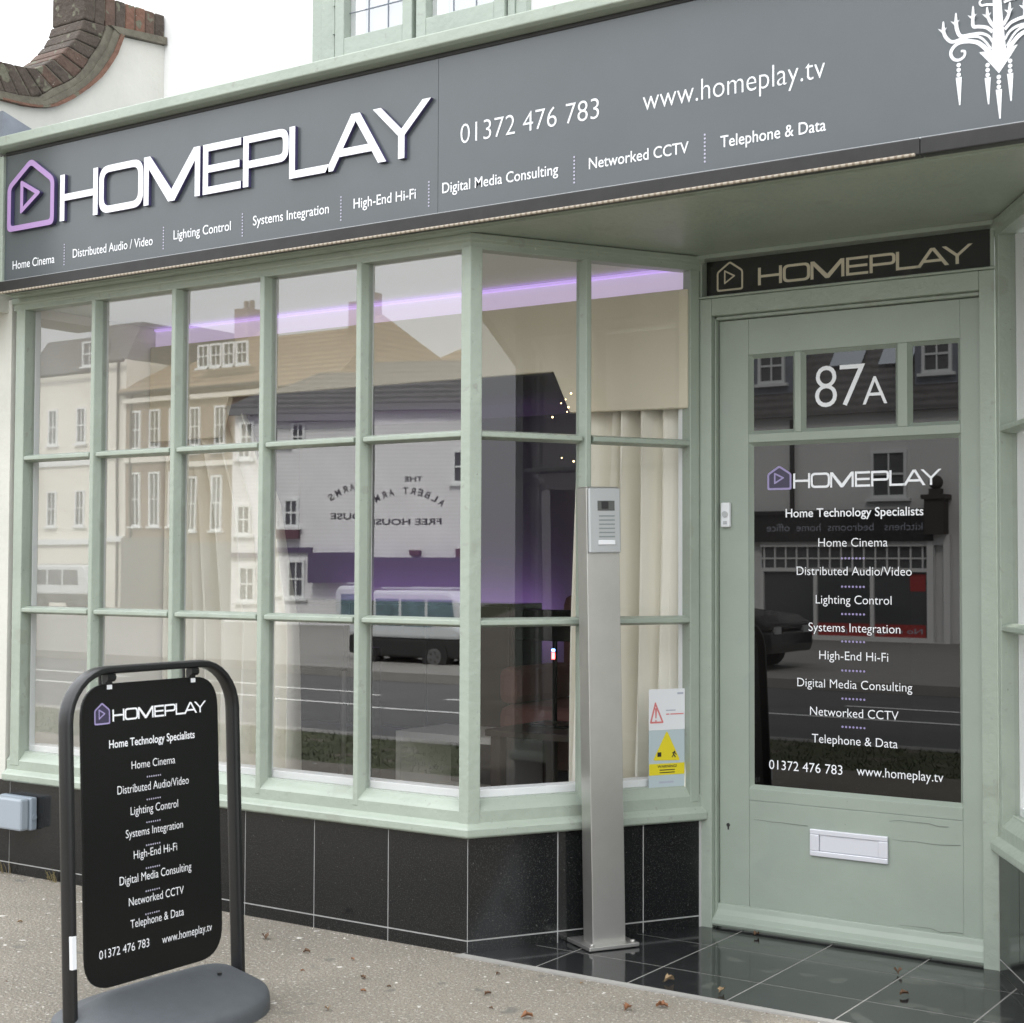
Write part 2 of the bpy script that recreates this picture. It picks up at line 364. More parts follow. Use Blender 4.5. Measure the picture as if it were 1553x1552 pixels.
# ================================================================== SETTING: ground
b = MB()
N = 1
b.quad((-60, -3.05, 0), (40, -3.05, 0), (40, .02, 0), (-60, .02, 0))
pav = struct('pavement', b, 'pavement')
b = MB(); b.box(-60, 40, -60, -9.6, -.6, -.012); struct('far_pavement', b, 'kerb')
b = MB(); b.quad((-60, -9.7, -.11), (40, -9.7, -.11), (40, -4.3, -.11), (-60, -4.3, -.11)); struct('road', b, 'road')
b = MB()
for y in (-6.95, -8.0):
    x = -40
    while x < 20: b.quad((x, y - .05, -.106), (x + 2.6, y - .05, -.106), (x + 2.6, y + .05, -.106), (x, y + .05, -.106)); x += 3.4 if y < -7.5 else 2.62
struct('road_marking', b, 'paint')
b = MB(); b.box(-60, 40, -4.4, -4.25, -.3, .004); struct('kerb', b, 'kerb', bevel=.02)
b = MB(); b.box(-60, 40, -4.248, -3.052, -.3, -.004)
rv = random.Random(3)
for i in range(16000):
    x = rv.uniform(-14, 6); y = rv.uniform(-4.24, -3.06); h = rv.choice((.008, .012, .018, .03)) * rv.uniform(.6, 1.3); a = rv.uniform(0, 6.28)
    b.add([(x - .004 * math.cos(a), y - .004 * math.sin(a), -.004), (x + .004 * math.cos(a), y + .004 * math.sin(a), -.004), (x + rv.uniform(-.03, .03), y + rv.uniform(-.03, .03), h)], [(0, 1, 2)])
o = obj('grass_verge', b, 'grass', fix=False); tag(o, 'strip of short grass between the pavement and the road', 'grass', kind='stuff')

# porch floor: tiles on a grout bed with a cement edge strip
UX, UY = .512, .859
b = MB(); b.prism([(-.02, -.035), (1.8, -.035), (1.8, .02), (1.37, .74), (.42, .74), (0, .02)], 2, -.02, .005, 2)
def clip(pl, a, bb, c):   # keep a*x+b*y<=c
    out = []
    for i in range(len(pl)):
        p, q = pl[i - 1], pl[i]; dp = a * p[0] + bb * p[1] - c; dq = a * q[0] + bb * q[1] - c
        if (dp <= 0) != (dq <= 0):
            t = dp / (dp - dq); out.append((p[0] + (q[0] - p[0]) * t, p[1] + (q[1] - p[1]) * t))
        if dq <= 0: out.append(q)
    return out
ys = [-.012, .195, .495, .745]; xs = [-.05 + .3 * k for k in range(7)]
for i in range(len(xs) - 1):
    for j in range(3):
        g = .0026; pl = [(xs[i] + g, ys[j] + g), (xs[i + 1] - g, ys[j] + g), (xs[i + 1] - g, ys[j + 1] - g), (xs[i] + g, ys[j + 1] - g)]
        pl = clip(pl, -UY, UX, -.001); pl = clip(pl, UY, UX, 1.7735 * UY - .001)
        if len(pl) > 2: b.prism(pl, 2, -.01, .0058, 0)
struct('porch_floor', b, ['granite_floor', 'grout', 'kerb'])

# ================================================================== SHOP BUILDING
shop = thing('shop_building', 'white rendered shop with sage green timber front, bay windows and black tiled base', 'shop', (0, 0, 0))
T0 = Matrix.Identity(4)
TL = Matrix(((UX, -UY, 0, 0), (UY, UX, 0, 0), (0, 0, 1, 0), (0, 0, 0, 1)))          # left return of the porch
RX = 1.7735
TR = Matrix(((UX, UY, 0, RX - .4135), (-UY, UX, 0, .694), (0, 0, 1, 0), (0, 0, 0, 1)))   # right return
TF = Matrix.Translation((RX, 0, 0))
LS = .808
def bar(mb, T, s, z0, z1):
    mb.prism([(s - .009, 0), (s + .009, 0), (s + .019, .028), (s + .019, .05), (s - .019, .05), (s - .019, .028)], 2, z0, z1, 0, T)
    mb.box(s - .011, s + .011, .0501, .064, z0, z1, 1, T)
def rail(mb, T, s0, s1, z):
    mb.prism([(.002, z - .007), (.002, z + .007), (.029, z + .014), (.048, z + .014), (.048, z - .014), (.029, z - .014)], 0, s0, s1, 0, T)
    mb.box(s0, s1, .0485, .062, z - .008, z + .008, 1, T)
ZT, ZM = (1.5455, .9785), (.452, 2.105)
def bays(mb, gl, T, s0, s1, bars, tilt):
    ed = [s0] + [q for c in bars for q in (c - .019, c + .019)] + [s1]
    for c in bars: bar(mb, T, c, .40, 2.108)
    for i in range(0, len(ed), 2):
        zz = [ZM[0]] + [q for z in sorted(ZT) for q in (z - .012, z + .012)] + [ZM[1]]
        for z in ZT: rail(mb, T, ed[i], ed[i + 1], z)
        for j in range(0, 6, 2):
            a, c_, lo, hi = ed[i] - .006, ed[i + 1] + .006, zz[j] - .006, zz[j + 1] + .006
            ax, az = tilt(i // 2, j // 2); w = (c_ - a) / 2; h = (hi - lo) / 2
            gl.quad((a, .036 + ax * w + az * h, lo), (c_, .036 - ax * w + az * h, lo), (c_, .036 - ax * w - az * h, hi), (a, .036 + ax * w - az * h, hi), 0, T)
def stile(mb, T, a, c, wh=True):
    mb.box(a, c, .0, .05, .40, 2.108, 0, T)
    if wh: mb.box(a, c, .0501, .075, .40, 2.108, 1, T)
rg = random.Random(11)
TILT = {(0, j): (.0105, 0) for j in range(3)}
TILT.update({(1, j): (-.0055, .001) for j in range(3)})
TILT.update({(3, 0): (.0, .0), (3, 1): (-.006, .001), (4, 1): (.009, -.0015), (4, 2): (.002, .003)})
def tilt_f(i, j): return TILT.get((i, j), (rg.uniform(-.002, .002), rg.uniform(-.002, .002)))
def tilt_s(i, j): return (rg.uniform(-.002, .002), rg.uniform(-.002, .002))

def bay(T_front, T_side, front_rng, front_bars, path, side_mirror):
    fr = MB(); gl = MB(); gs = MB()
    s0, s1 = front_rng
    bays(fr, gl, T_front, s0, s1, front_bars, tilt_f)
    if not side_mirror:
        bays(fr, gs, T_side, .04, .772, [.403], tilt_s)
        stile(fr, T_side, .772, .806)
        stile(fr, T_front, s0 - .05, s0)
        fr.prism([(-.034, 0), (0, 0), (.04 * UX, .04 * UY), (.04 * UX - .062 * UY, .04 * UY + .062 * UX), (-.034, .062)], 2, .372, 2.1125, 0)
    else:
        bays(fr, gs, T_side, .036, .768, [.405], tilt_s)
        stile(fr, T_side, .002, .036)
        stile(fr, T_front, s1, s1 + .05)
        fr.prism([(RX + .034, 0), (RX, 0), (RX - .04 * UX, .04 * UY), (RX - .04 * UX + .062 * UY, .04 * UY + .062 * UX), (RX + .034, .062)], 2, .372, 2.1125, 0)
    # bottom rail, head and stepped head mould
    fr.sweep(path, [(.002, .374), (.002, .418), (.012, .43), (.03, .447), (.03, .452), (.052, .452), (.052, .374)], 0)
    fr.sweep(path, [(.0525, .374), (.0525, .474), (.11, .474), (.11, .374)], 1)
    fr.sweep(path, [(.003, 2.104), (.003, 2.125), (-.008, 2.13), (-.008, 2.15), (.052, 2.15), (.052, 2.104)], 0)
    o = obj('bay_window', fr, ['sage', 'white'], shop, bevel=.0025)
    obj('glass', gl, 'pane_front', o, fix=False); obj('glass', gs, 'pane_splay', o, fix=False)
    si = MB(); si.sweep(path, [(-.014, .343), (-.02, .348), (-.02, .368), (-.016, .373), (.004, .386), (.05, .386), (.05, .343)], 0)
    obj('sill', si, 'sage', o, bevel=.003)
    # tiled stall riser under the bay
    return o
PL = [(-2.125, 0), (0, 0), (.4135 + .008, .694 + .013)]
PR = [(RX - .4135 - .008, .694 + .013), (RX, 0), (4.2, 0)]
MUL = [-1.676, -1.264, -.8486, -.4343]
bay(T0, TL, (-2.055, -.034), MUL, PL, False)
bay(TF, TR, (.034, 2.1), [.43, .84, 1.25, 1.66], PR, True)
for path, segs in ((PL, ((T0, [(-2.4, -2.1)] + [(-.3 * (k + 1), -.3 * k) for k in range(6, -1, -1)]), (TL, [(0, .3), (.3, .6), (.6, .806)]))),
                   (PR, ((TR, [(.0, .208), (.208, .508), (.508, .808)]), (TF, [(.3 * k, .3 * k + .3) for k in range(8)])))):
    r = MB()
    p2 = [(-2.4, 0)] + path[1:] if path is PL else path
    r.sweep(p2, [(.0016, -.02), (.0016, .3435), (.05, .3435), (.05, -.02)], 1)
    for T, sg in segs:
        for a, c in sg:
            for z0, z1 in ((-.01, .0378), (.0422, .343)):
                r.box(a + .002, c - .002, 0, .0014, z0, z1, 0, T)
    obj('stall_riser', r, ['granite', 'grout'], shop)

# soffit, lintel zone, flat roof and upper wall
b = MB(); b.box(-2.08, 4.2, -.088, .9, 2.152, 2.2); b.box(-2.08, 4.2, -.06, -.02, 2.146, 2.1518)
b.box(.36, 1.42, .68, .9, 2.1385, 2.1515)
obj('soffit', b, 'sage', shop)
b = MB(); b.box(-2.08, 4.2, -.08, .735, 2.7, 2.728); obj('flat_roof', b, 'lead', shop)
b = MB(); b.sweep([(-2.075, -.105), (4.2, -.105)], [(0, 2.675), (-.03, 2.678), (-.045, 2.684), (-.045, 2.719), (-.02, 2.7285), (.03, 2.7285), (.03, 2.675)], 0)
b.box(-2.078, -2.05, -.112, .0, 2.148, 2.6605)
obj('cornice', b, 'sage', shop, bevel=.003)
b = MB(); b.box(-2.35, 6, .77, 1.0, 2.2, 7.5); obj('upper_wall', b, 'render', shop)
b = MB(); b.box(-2.43, -2.13, 0.0, .3, .344, 2.148); obj('pier', b, 'cream', shop)
# upper casement window
b = MB()
b.box(-1.29, -1.235, .735, .769, 2.9, 4.3); b.box(-.335, -.29, .735, .769, 2.9, 4.3)
b.box(-1.235, -.335, .735, .769, 2.9, 3.085)
b.box(-1.235, -1.17, .728, .768, 3.085, 4.3); b.box(-.365, -.335, .728, .768, 3.085, 4.3)
for a, c in ((-1.158, -.785), (-.765, -.37)):
    b.box(a, a + .045, .715, .765, 3.09, 4.3); b.box(c - .045, c, .715, .765, 3.09, 4.3)
    b.box(a + .045, c - .045, .716, .764, 3.09, 3.165); b.box(a + .045, c - .045, .716, .764, 4.25, 4.3)
uw = obj('upper_window', b, 'sage', shop, bevel=.003)
g = MB(); l = MB(); sh = MB()
for a, c in ((-1.113, -.83), (-.72, -.415)):
    g.quad((a, .752, 3.16), (c, .752, 3.16), (c, .752, 4.26), (a, .752, 4.26))
    for k in (1, 2): x = a + (c - a) * k / 3; l.box(x - .0018, x + .0018, .749, .751, 3.165, 4.25)
    for z in (3.27, 3.42, 3.57): l.box(a, c, .7475, .7505, z - .0012, z + .0012)
    sh.box(a - .02, c + .02, .7645, .769, 3.15, 4.29)
    sh.box(a - .01, a + .07, .758, .764, 3.15, 4.29, 1)
obj('glass', g, 'pane_up', uw, fix=False); obj('leading', l, 'lead', uw); obj('blind', sh, [mat('blue grey blind', (.42, .46, .5), .8), 'white'], uw)
b = MB(); b.tube([(-1.166, .722, 3.19), (-1.166, .722, 3.245)], .007); b.tube([(-1.166, .722, 3.3), (-1.166, .722, 3.36)], .005); obj('hinge', b, 'sage', uw)

# door frame and door
b = MB()
for x0, x1 in ((.405, .452), (1.312, 1.358)):
    b.box(x0, x1, .70, .80, .0, 2.012)
b.box(.452, .4575, .722, .80, .0, 1.95); b.box(1.3065, 1.312, .722, .80, .0, 1.95)
b.box(.4575, 1.3065, .722, .80, 1.944, 1.955); b.box(.452, 1.312, .70, .80, 1.9555, 2.012)
b.box(.40, 1.364, .692, .74, 2.0125, 2.02)
for x0, x1 in ((.405, .418), (1.345, 1.358)): b.box(x0, x1, .7, .80, 2.0205, 2.138)
obj('door_frame', b, 'sage', shop, bevel=.003)
D0 = .742
b = MB()
def dbox(x0, x1, z0, z1, y=D0, y1=.785): b.box(x0, x1, y, y1, z0, z1)
dbox(.46, .562, .012, 1.942); dbox(1.243, 1.304, .012, 1.942)
dbox(.562, 1.243, 1.826, 1.942); dbox(.562, 1.243, 1.545, 1.573); dbox(.562, 1.243, .412, .45); dbox(.562, 1.243, .012, .412, D0 + .0015)
dbox(.719, .741, 1.573, 1.826, D0 + .001, .78); dbox(1.052, 1.083, 1.573, 1.826, D0 + .001, .78)
def bead(x0, x1, z0, z1, w=.012):   # chamfered bead round a pane
    o_ = [(x0, z0), (x1, z0), (x1, z1), (x0, z1)]; i_ = [(x0 + w, z0 + w), (x1 - w, z0 + w), (x1 - w, z1 - w), (x0 + w, z1 - w)]
    vs = [(p[0], D0 + .004, p[1]) for p in o_] + [(p[0], D0 + .019, p[1]) for p in i_]
    b.add(vs, [(k, (k + 1) % 4, 4 + (k + 1) % 4, 4 + k) for k in range(4)])
PANES = [(.562, .719, 1.573, 1.826), (.741, 1.052, 1.573, 1.826), (1.083, 1.243, 1.573, 1.826), (.562, 1.243, .45, 1.545)]
for p in PANES: bead(*p)
b.sweep([(.45, .742), (1.312, .742)], [(0, .012), (-.034, .012), (-.038, .02), (-.036, .034), (-.02, .046), (-.012, .062), (-.008, .078), (0, .08)], 0)
door = obj('door', b, 'sage_door', shop, bevel=.002)
g = MB()
for x0, x1, z0, z1 in PANES: g.quad((x0 + .008, .76, z0 + .008), (x1 - .008, .76, z0 + .008), (x1 - .008, .76, z1 - .008), (x0 + .008, .76, z1 - .008))
obj('glass', g, 'pane_door', door, fix=False)
DT = frame_T((0, .759, 0), (1, 0, 0))
L = MB(); bl = .010
word(L, DT, .708, 1.180, 1.396, .0472); house(L, DT, .620, .702, 1.393, .0775, mi=1, fill=2, t=.075)
text(L, DT, "Home Technology Specialists", .682, 1.125, 1.306, .0265, .010)
LINES = [("Home Cinema", .791, 1.014, 1.213), ("Distributed Audio/Video", .719, 1.088, 1.125), ("Lighting Control", .782, 1.025, 1.037), ("Systems Integration", .758, 1.052, .951),
         ("High-End Hi-Fi", .793, 1.014, .865), ("Digital Media Consulting", .720, 1.088, .778), ("Networked CCTV", .762, 1.045, .691), ("Telephone & Data", .768, 1.042, .607)]
for s, x0, x1, z in LINES: text(L, DT, s, x0, x1, z, .0262, -.006)
for z in (1.177, 1.09, 1.006, .922, .833, .747, .661): dots(L, DT, .868, z, .938, z, 7, .0036, 1)
text(L, DT, "01372 476 783", .624, .867, .514, .0285, -.004); text(L, DT, "www.homeplay.tv", .913, 1.180, .517, .028, -.004)
text(L, DT, "8", .782, .854, 1.646, .128, -.012); text(L, DT, "7", .863, .945, 1.646, .128, -.012); text(L, DT, "A", .937, 1.015, 1.647, .085, -.008)
obj('lettering', L, ['letter', 'purple', 'purple_dark'], door, fix=False)
b = MB()
xa, xb, za, zb = .769, 1.018, .262, .344
b.box(xa, xb, D0 - .008, D0 + .001, za, za + .016); b.box(xa, xb, D0 - .008, D0 + .001, zb - .016, zb)
b.box(xa, xa + .03, D0 - .008, D0 + .001, za + .016, zb - .016); b.box(xb - .03, xb, D0 - .008, D0 + .001, za + .016, zb - .016)
b.box(xa + .0305, xb - .0305, D0 - .0035, D0 + .001, za + .0165, zb - .0165)
obj('letter_box', b, mat('silver letter plate', (.7, .71, .76), .35, .25), door, bevel=.0025)
b = MB(); b.tube([(.49, D0 - .002, .328), (.49, D0 + .004, .328)], .006, 10); b.box(.4875, .4925, D0 - .001, D0 + .003, .313, .325); obj('keyhole', b, 'ink', door)
b = MB(); DF = frame_T((0, D0, 0), (1, 0, 0)); rc_ = random.Random(4)
for x0, x1, z0, amp in ((1.03, 1.235, .338, .003), (.58, .76, .352, .002), (1.02, 1.2, .392, .004), (1.05, 1.24, .085, .004)):
    ribbon(b, DF, [(x0 + (x1 - x0) * i / 6, z0 + rc_.uniform(-amp, amp)) for i in range(7)], (.0006, .0016), 0, .0006)
b.box(1.165, 1.215, D0 - .0009, D0 + .001, .072, .079)
obj('paint_crack', b, mat('crack in paint', (.12, .13, .11), .8), door, fix=False)

# interior shell of the room
b = MB()
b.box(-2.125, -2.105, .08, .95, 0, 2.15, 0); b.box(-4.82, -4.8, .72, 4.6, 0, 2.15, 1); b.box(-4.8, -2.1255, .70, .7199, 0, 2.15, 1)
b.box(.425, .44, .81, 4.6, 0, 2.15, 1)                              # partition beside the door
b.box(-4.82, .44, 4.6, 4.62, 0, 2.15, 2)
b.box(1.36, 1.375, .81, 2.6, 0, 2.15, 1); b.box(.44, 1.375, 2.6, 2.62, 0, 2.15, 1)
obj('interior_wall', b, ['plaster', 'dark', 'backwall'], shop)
ROOM = [(-2.1, .06), (-.02, .06), (.335, .655), (.42, .77), (.42, 4.6), (-4.8, 4.6), (-4.8, .73), (-2.1, .73)]
b = MB(); b.prism(ROOM, 2, 2.128, 2.149); obj('interior_ceiling', b, 'ceiling', shop)
b = MB(); b.prism(ROOM, 2, -.02, .06); b.box(.44, 1.36, .81, 2.6, -.02, .006); obj('interior_floor', b, 'carpet', shop)
b = MB(); b.box(-2.1, -.03, .055, .12, .4, .445); obj('window_board', b, 'white', shop)

# ------------------------------------------------------------------ things inside the window
PY = .665
pts = [(-2.10, 2.046), (.385, 2.046), (.385, 1.66), (-.062, 1.668), (-.128, 1.812), (-1.652, 1.815), (-1.708, 1.658), (-2.10, 1.654)]
b = MB(); b.prism(pts, 1, PY, PY + .03); o = obj('pelmet', b, 'linen', bevel=.004)
tag(o, 'wide cream linen pelmet with a stepped lower edge above the curtains', 'pelmet')
b = MB(); b.box(-2.09, .38, PY + .02, PY + .03, 2.04, 2.112, 1); b.box(-2.09, .38, PY + .012, PY + .03, 2.1125, 2.122); o = obj('light_strip_and_wash', b, ['led', 'wash_glow']); tag(o, 'purple light strip along the ceiling, with a glowing panel added for its lilac wash', 'light strip')  # first box glows to imitate the washed cove; second is the LED line
b = MB(); b.box(-2.10, .39, PY + .05, PY + .06, 2.03, 2.127); o = obj('cove_board', b, 'ceiling'); tag(o, 'pale cove board washed lilac behind the purple light strip', 'cove board')
def curtain(name, label, L0, L1, folds, seed, top=1.75):
    """L0/L1: lists of (z, x) for the left and right edge."""
    rr = random.Random(seed); b = MB(); nz, nx = 14, folds * 10; ph = [rr.uniform(.7, 1.3) for _ in range(folds + 1)]
    def at(Lx, z):
        for (z0, x0), (z1, x1) in zip(Lx, Lx[1:]):
            if z0 <= z <= z1: return x0 + (x1 - x0) * (z - z0) / (z1 - z0)
        return Lx[-1][1]
    vs = []
    for i in range(nz + 1):
        z = .07 + (top - .07) * i / nz
        for k in range(nx + 1):
            u = k / nx; a = at(L0, z); c = at(L1, z)
            q = u + .045 * math.sin(2 * math.pi * u * 1.3 + seed) + .022 * math.sin(2 * math.pi * u * 3.1 + seed * 2)
            w = math.sin(q * folds * 2 * math.pi + .5 * math.sin(z * 2 + seed)) * .05 * ph[int(u * folds)] * (.75 + .3 * (1.75 - z)) + .014 * math.sin(q * folds * 5.1 + z * 2)
            vs.append((a + (c - a) * (u + .012 * math.sin(u * 17 + seed)), PY + .085 + w, z))
    fs = [(i * (nx + 1) + k, i * (nx + 1) + k + 1, (i + 1) * (nx + 1) + k + 1, (i + 1) * (nx + 1) + k) for i in range(nz) for k in range(nx)]
    b.add(vs, fs); o = obj(name, b, 'calico', smooth=True, fix=False)
    so_ = o.modifiers.new('thickness', 'SOLIDIFY'); so_.thickness = .003
    return tag(o, label, 'curtain')
curtain('curtain', 'long cream curtain hanging in folds behind the middle of the front window', [(0, -2.09), (1.8, -2.09)], [(0, -1.345), (.9, -1.355), (1.4, -1.45), (1.8, -1.655)], 7, 3)
curtain('curtain', 'long cream curtain hanging behind the steel intercom post beside the door', [(0, -.125), (.9, -.105), (1.4, -.085), (1.8, -.07)], [(0, .36), (1.8, .372)], 6, 9)
# desk with screens, low shelf, rose armchair, all in the dim room
t = thing('side_table', 'low dark wooden table in the dim room behind the corner window', 'table', (-.85, 2.0, .06))
b = MB(); b.box(-.35, .5, -.2, .3, .345, .375); obj('table_top', b, 'wood', t, bevel=.004)
for sx in (-.33, .44):
    for sy in (-.18, .24): b = MB(); b.box(sx, sx + .05, sy, sy + .05, 0, .345); obj('leg', b, 'wood', t)
t = thing('monitor', 'black screen on a thin stand on the low dark table behind the corner glass', 'monitor', (-1.0, 2.05, .436))
b = MB(); b.box(-.2, .16, -.015, .015, .38, .52); obj('screen', b, 'screen', t, bevel=.004)
b = MB(); b.box(-.008, .008, .0, .02, .012, .38); b.box(-.09, .09, -.06, .07, 0, .012); obj('stand', b, 'screen', t, bevel=.003)
b = MB(); b.box(-.007, .007, -.006, -.001, .30, .33); b.box(-.007, .007, -.006, -.001, .335, .345, 1); obj('indicator_light', b, ['ledred', 'ledspot'], t)
t = thing('television', 'black television on a pole stand beside the long curtain', 'television', (-2.3, 2.0, .06))
b = MB(); b.box(-.17, .14, -.02, .02, .58, .80); obj('screen', b, 'screen', t, bevel=.004)
b = MB(); b.tube([(.1, .03, .02), (.1, .03, .6)], .016, 12); b.box(-.1, .25, -.12, .16, 0, .02); obj('stand', b, 'steel', t)
t = thing('speaker_column', 'slim black speaker column with coloured pilot lights in the dim room', 'speaker', (-1.98, 1.95, .06))
b = MB(); b.box(-.03, .03, 0, .06, 0, .70); obj('case', b, 'screen', t, bevel=.004)
b = MB(); b.box(-.01, .008, -.004, -.0005, .625, .645); b.box(-.006, .004, -.004, -.0005, .585, .615, 1); obj('indicator_light', b, ['ledspot', 'ledred'], t)
t = thing('shelf_unit', 'low pale shelf unit on the floor left of the dark table', 'shelf', (-1.55, 2.2, .06))
b = MB(); b.box(-.3, .3, -.2, .2, .28, .31); b.box(-.3, .3, -.2, .2, 0, .03); obj('shelf', b, 'plaster', t)
for sx in (-.3, .27): b = MB(); b.box(sx, sx + .03, -.2, .2, .03, .28); obj('side_panel', b, 'plaster', t)
t = thing('armchair', 'rose coloured armchair half hidden behind the low dark table', 'armchair', (-1.2, 2.75, .06))
b = MB(); b.box(-.35, .35, -.35, .35, .12, .42); obj('seat', b, 'red', t, bevel=.05)
b = MB(); b.box(-.35, .35, .22, .38, .421, .95); obj('backrest', b, 'red', t, bevel=.06)
for sx in (-.36, .24): b = MB(); b.box(sx, sx + .12, -.33, .2, .421, .6); obj('armrest', b, 'red', t, bevel=.04)
# purple light bar washes the back wall; cabinet added in front to hide it
t = thing('cabinet', 'long black cabinet added to hide the light bar at the purple lit back wall', 'cabinet', (-3.5, 4.2, .06))
b = MB(); b.box(-.95, .95, -.18, .16, .05, .86); obj('carcass', b, 'screen', t, bevel=.006)
for k in range(3): b = MB(); b.box(-.94 + k * .63, -.33 + k * .63, -.2, -.1805, .07, .84); obj('door', b, 'wood', t, bevel=.004)
o = MB(); o.box(-4.4, -2.6, 4.40, 4.43, .80, .83); o = obj('light_bar', o, emit('purple light bar', (.5, .26, .85), 2.6)); tag(o, 'purple light bar hidden behind the long black cabinet', 'light bar')
for x, z, r_ in ((-.101, 1.651, .003), (-.067, 1.696, .002), (-.038, 1.681, .003), (-.049, 1.708, .002), (-.028, 1.727, .003), (-.043, 1.666, .002), (.011, 1.638, .0065), (-.064, 1.512, .002), (-.017, 1.499, .003)):
    b = MB(); b.ball((x, .62, z), r_); o = obj('fairy_light', b, 'lamp'); tag(o, 'tiny warm fairy light hanging by the edge of the pelmet opening', 'fairy light', 'fairy lights inside the corner window')
# right bay blind
b = MB(); b.box(.03, .8, .2, .206, .45, 2.12, 0, TR); b.box(.03, 2.2, .3, .306, .45, 2.12, 0, TF)
o = obj('blind', b, mat('pale roller blind', (.62, .61, .57), .9)); tag(o, 'pale blind lowered behind the right hand bay window', 'blind')

# ================================================================== SIGNS
FT = frame_T((0, -.1, 0), (1, 0, 0))
sign = thing('fascia_sign', 'long charcoal shop sign board with raised white capitals and house symbol above the windows', 'shop sign', (0, -.1, 2.43))
def world_of(p):
    m = p.matrix_basis.copy()
    while p.parent: m = p.parent.matrix_basis @ p.matrix_parent_inverse @ m; p = p.parent
    return m
def loc(o, p=None): o.matrix_parent_inverse = world_of(o.parent).inverted(); return o
b = MB(); b.box(-2.0495, -.0497, -.1, -.082, 2.192, 2.6605); b.box(-.0483, 4.2, -.1, -.082, 2.192, 2.6605); b.box(-.0497, -.0483, -.098, -.084, 2.192, 2.66)
loc(obj('panel', b, 'charcoal', sign), sign)
b = MB(); b.box(-2.078, 1.42, -.118, -.08, 2.150, 2.1915); b.box(1.421, 4.2, -.118, -.08, 2.150, 2.1915); b.box(-2.05, 4.2, -.103, -.08, 2.661, 2.6745)  # last box is a dark strip standing in for shade under the cornice
loc(obj('trim_and_shade', b, 'lip', sign, bevel=.003), sign)
b = MB(); b.box(-2.05, 4.2, -.106, -.1002, 2.192, 2.1955); loc(obj('bead', b, 'alu', sign), sign)
for pl in wordmark():
    b = MB(); put(b, FT, pl, 1.661 / 10, .167, -1.727, 2.376, .0065, .0012, 0, 1); loc(obj('raised_letter', b, ['letter', 'letter_side'], sign, fix=False), sign)
b = MB(); house(b, FT, -2.016, -1.756, 2.370, .258, .008, 0, 1, t=.078); loc(obj('house_symbol', b, ['lilac', 'letter_side'], sign, fix=False), sign)
b = MB()
for s, x0, x1, z in [("Home Cinema", -2.001, -1.768, 2.234), ("Distributed Audio / Video", -1.670, -1.262, 2.241), ("Lighting Control", -1.161, -.895, 2.247), ("Systems Integration", -.796, -.473, 2.250),
                     ("High-End Hi-Fi", -.373, -.131, 2.251), ("Digital Media Consulting", -.032, .374, 2.253), ("Networked CCTV", .475, .785, 2.253), ("Telephone & Data", .879, 1.173, 2.252)]:
    text(b, FT, s, x0, x1, z, .0308, .004)
text(b, FT, "01372 476 783", .034, .507, 2.391, .0570, -.012); text(b, FT, "www.homeplay.tv", .646, 1.171, 2.388, .0570, -.012)
for x in (-1.716, -1.21, -.843, -.424, -.082, .427, .833): dots(b, FT, x, 2.222, x, 2.294, 8, .003, 1)
loc(obj('lettering', b, ['letter', 'plum'], sign, fix=False), sign)
b = MB(); AX = 1.608
def mir(p): return [(2 * AX - x, z) for x, z in p]
ST = [(1.592, 2.60), (1.624, 2.60), (1.614, 2.4955), (1.6168, 2.454), (1.6205, 2.4126), (1.6242, 2.3762), (1.6515, 2.381), (1.6329, 2.3541), (1.6072, 2.3203), (1.585, 2.3497), (1.5609, 2.3787), (1.5902, 2.3772), (1.5935, 2.4176), (1.5948, 2.4582)]
put(b, FT, [ST], 1, 1, 0, 0)
ARMS = [([(1.5852, 2.3742), (1.5732, 2.3887), (1.5571, 2.4031), (1.5347, 2.4104), (1.5121, 2.4106), (1.4976, 2.4009), (1.4924, 2.3874), (1.4995, 2.3736), (1.5119, 2.3693), (1.5242, 2.3753), (1.5264, 2.3873), (1.5171, 2.39)], (.011, .005)),
        ([(1.5892, 2.3816), (1.5753, 2.4027), (1.5612, 2.4157), (1.5429, 2.4202), (1.5204, 2.4194), (1.4956, 2.4162), (1.4802, 2.4314), (1.4751, 2.4467)], (.0045, .009)),
        ([(1.5934, 2.3972), (1.5834, 2.4134), (1.5653, 2.4235), (1.5409, 2.4252), (1.5173, 2.4263), (1.5085, 2.4424), (1.5059, 2.4594)], (.005, .010)),
        ([(1.5935, 2.4217), (1.5795, 2.4346), (1.5614, 2.4406), (1.5482, 2.4434), (1.5462, 2.4556), (1.5473, 2.4656)], (.008, .008)),
        ([(1.5976, 2.4331), (1.5877, 2.4473), (1.5818, 2.4618)], (.009, .007)),
        ([(1.595, 2.4868), (1.5779, 2.4903), (1.5678, 2.4903), (1.5628, 2.4985), (1.5679, 2.5046)], (.006, .004))]
k = 0
for fl in (lambda p: p, mir):
    for pts, w in ARMS:
        k += 1; ribbon(b, FT, fl(pts), w, 0, .0012 + .0002 * k)
    for x, z, x2, z2 in ((1.4751, 2.4467, 1.4752, 2.4696), (1.5059, 2.4594, 1.506, 2.4842), (1.5473, 2.4656, 1.5475, 2.4924), (1.5818, 2.4618, 1.5809, 2.4835)):
        k += 1
        ribbon(b, FT, fl([(x, z), (x2, z2)]), (.009, .003), 0, .0012 + .0002 * k)
        put(b, FT, [fl([(x - .011, z + .005), (x, z - .008), (x + .011, z + .005), (x, z)])], 1, 1, 0, 0, 0, .0012 + .0002 * (k + 30))
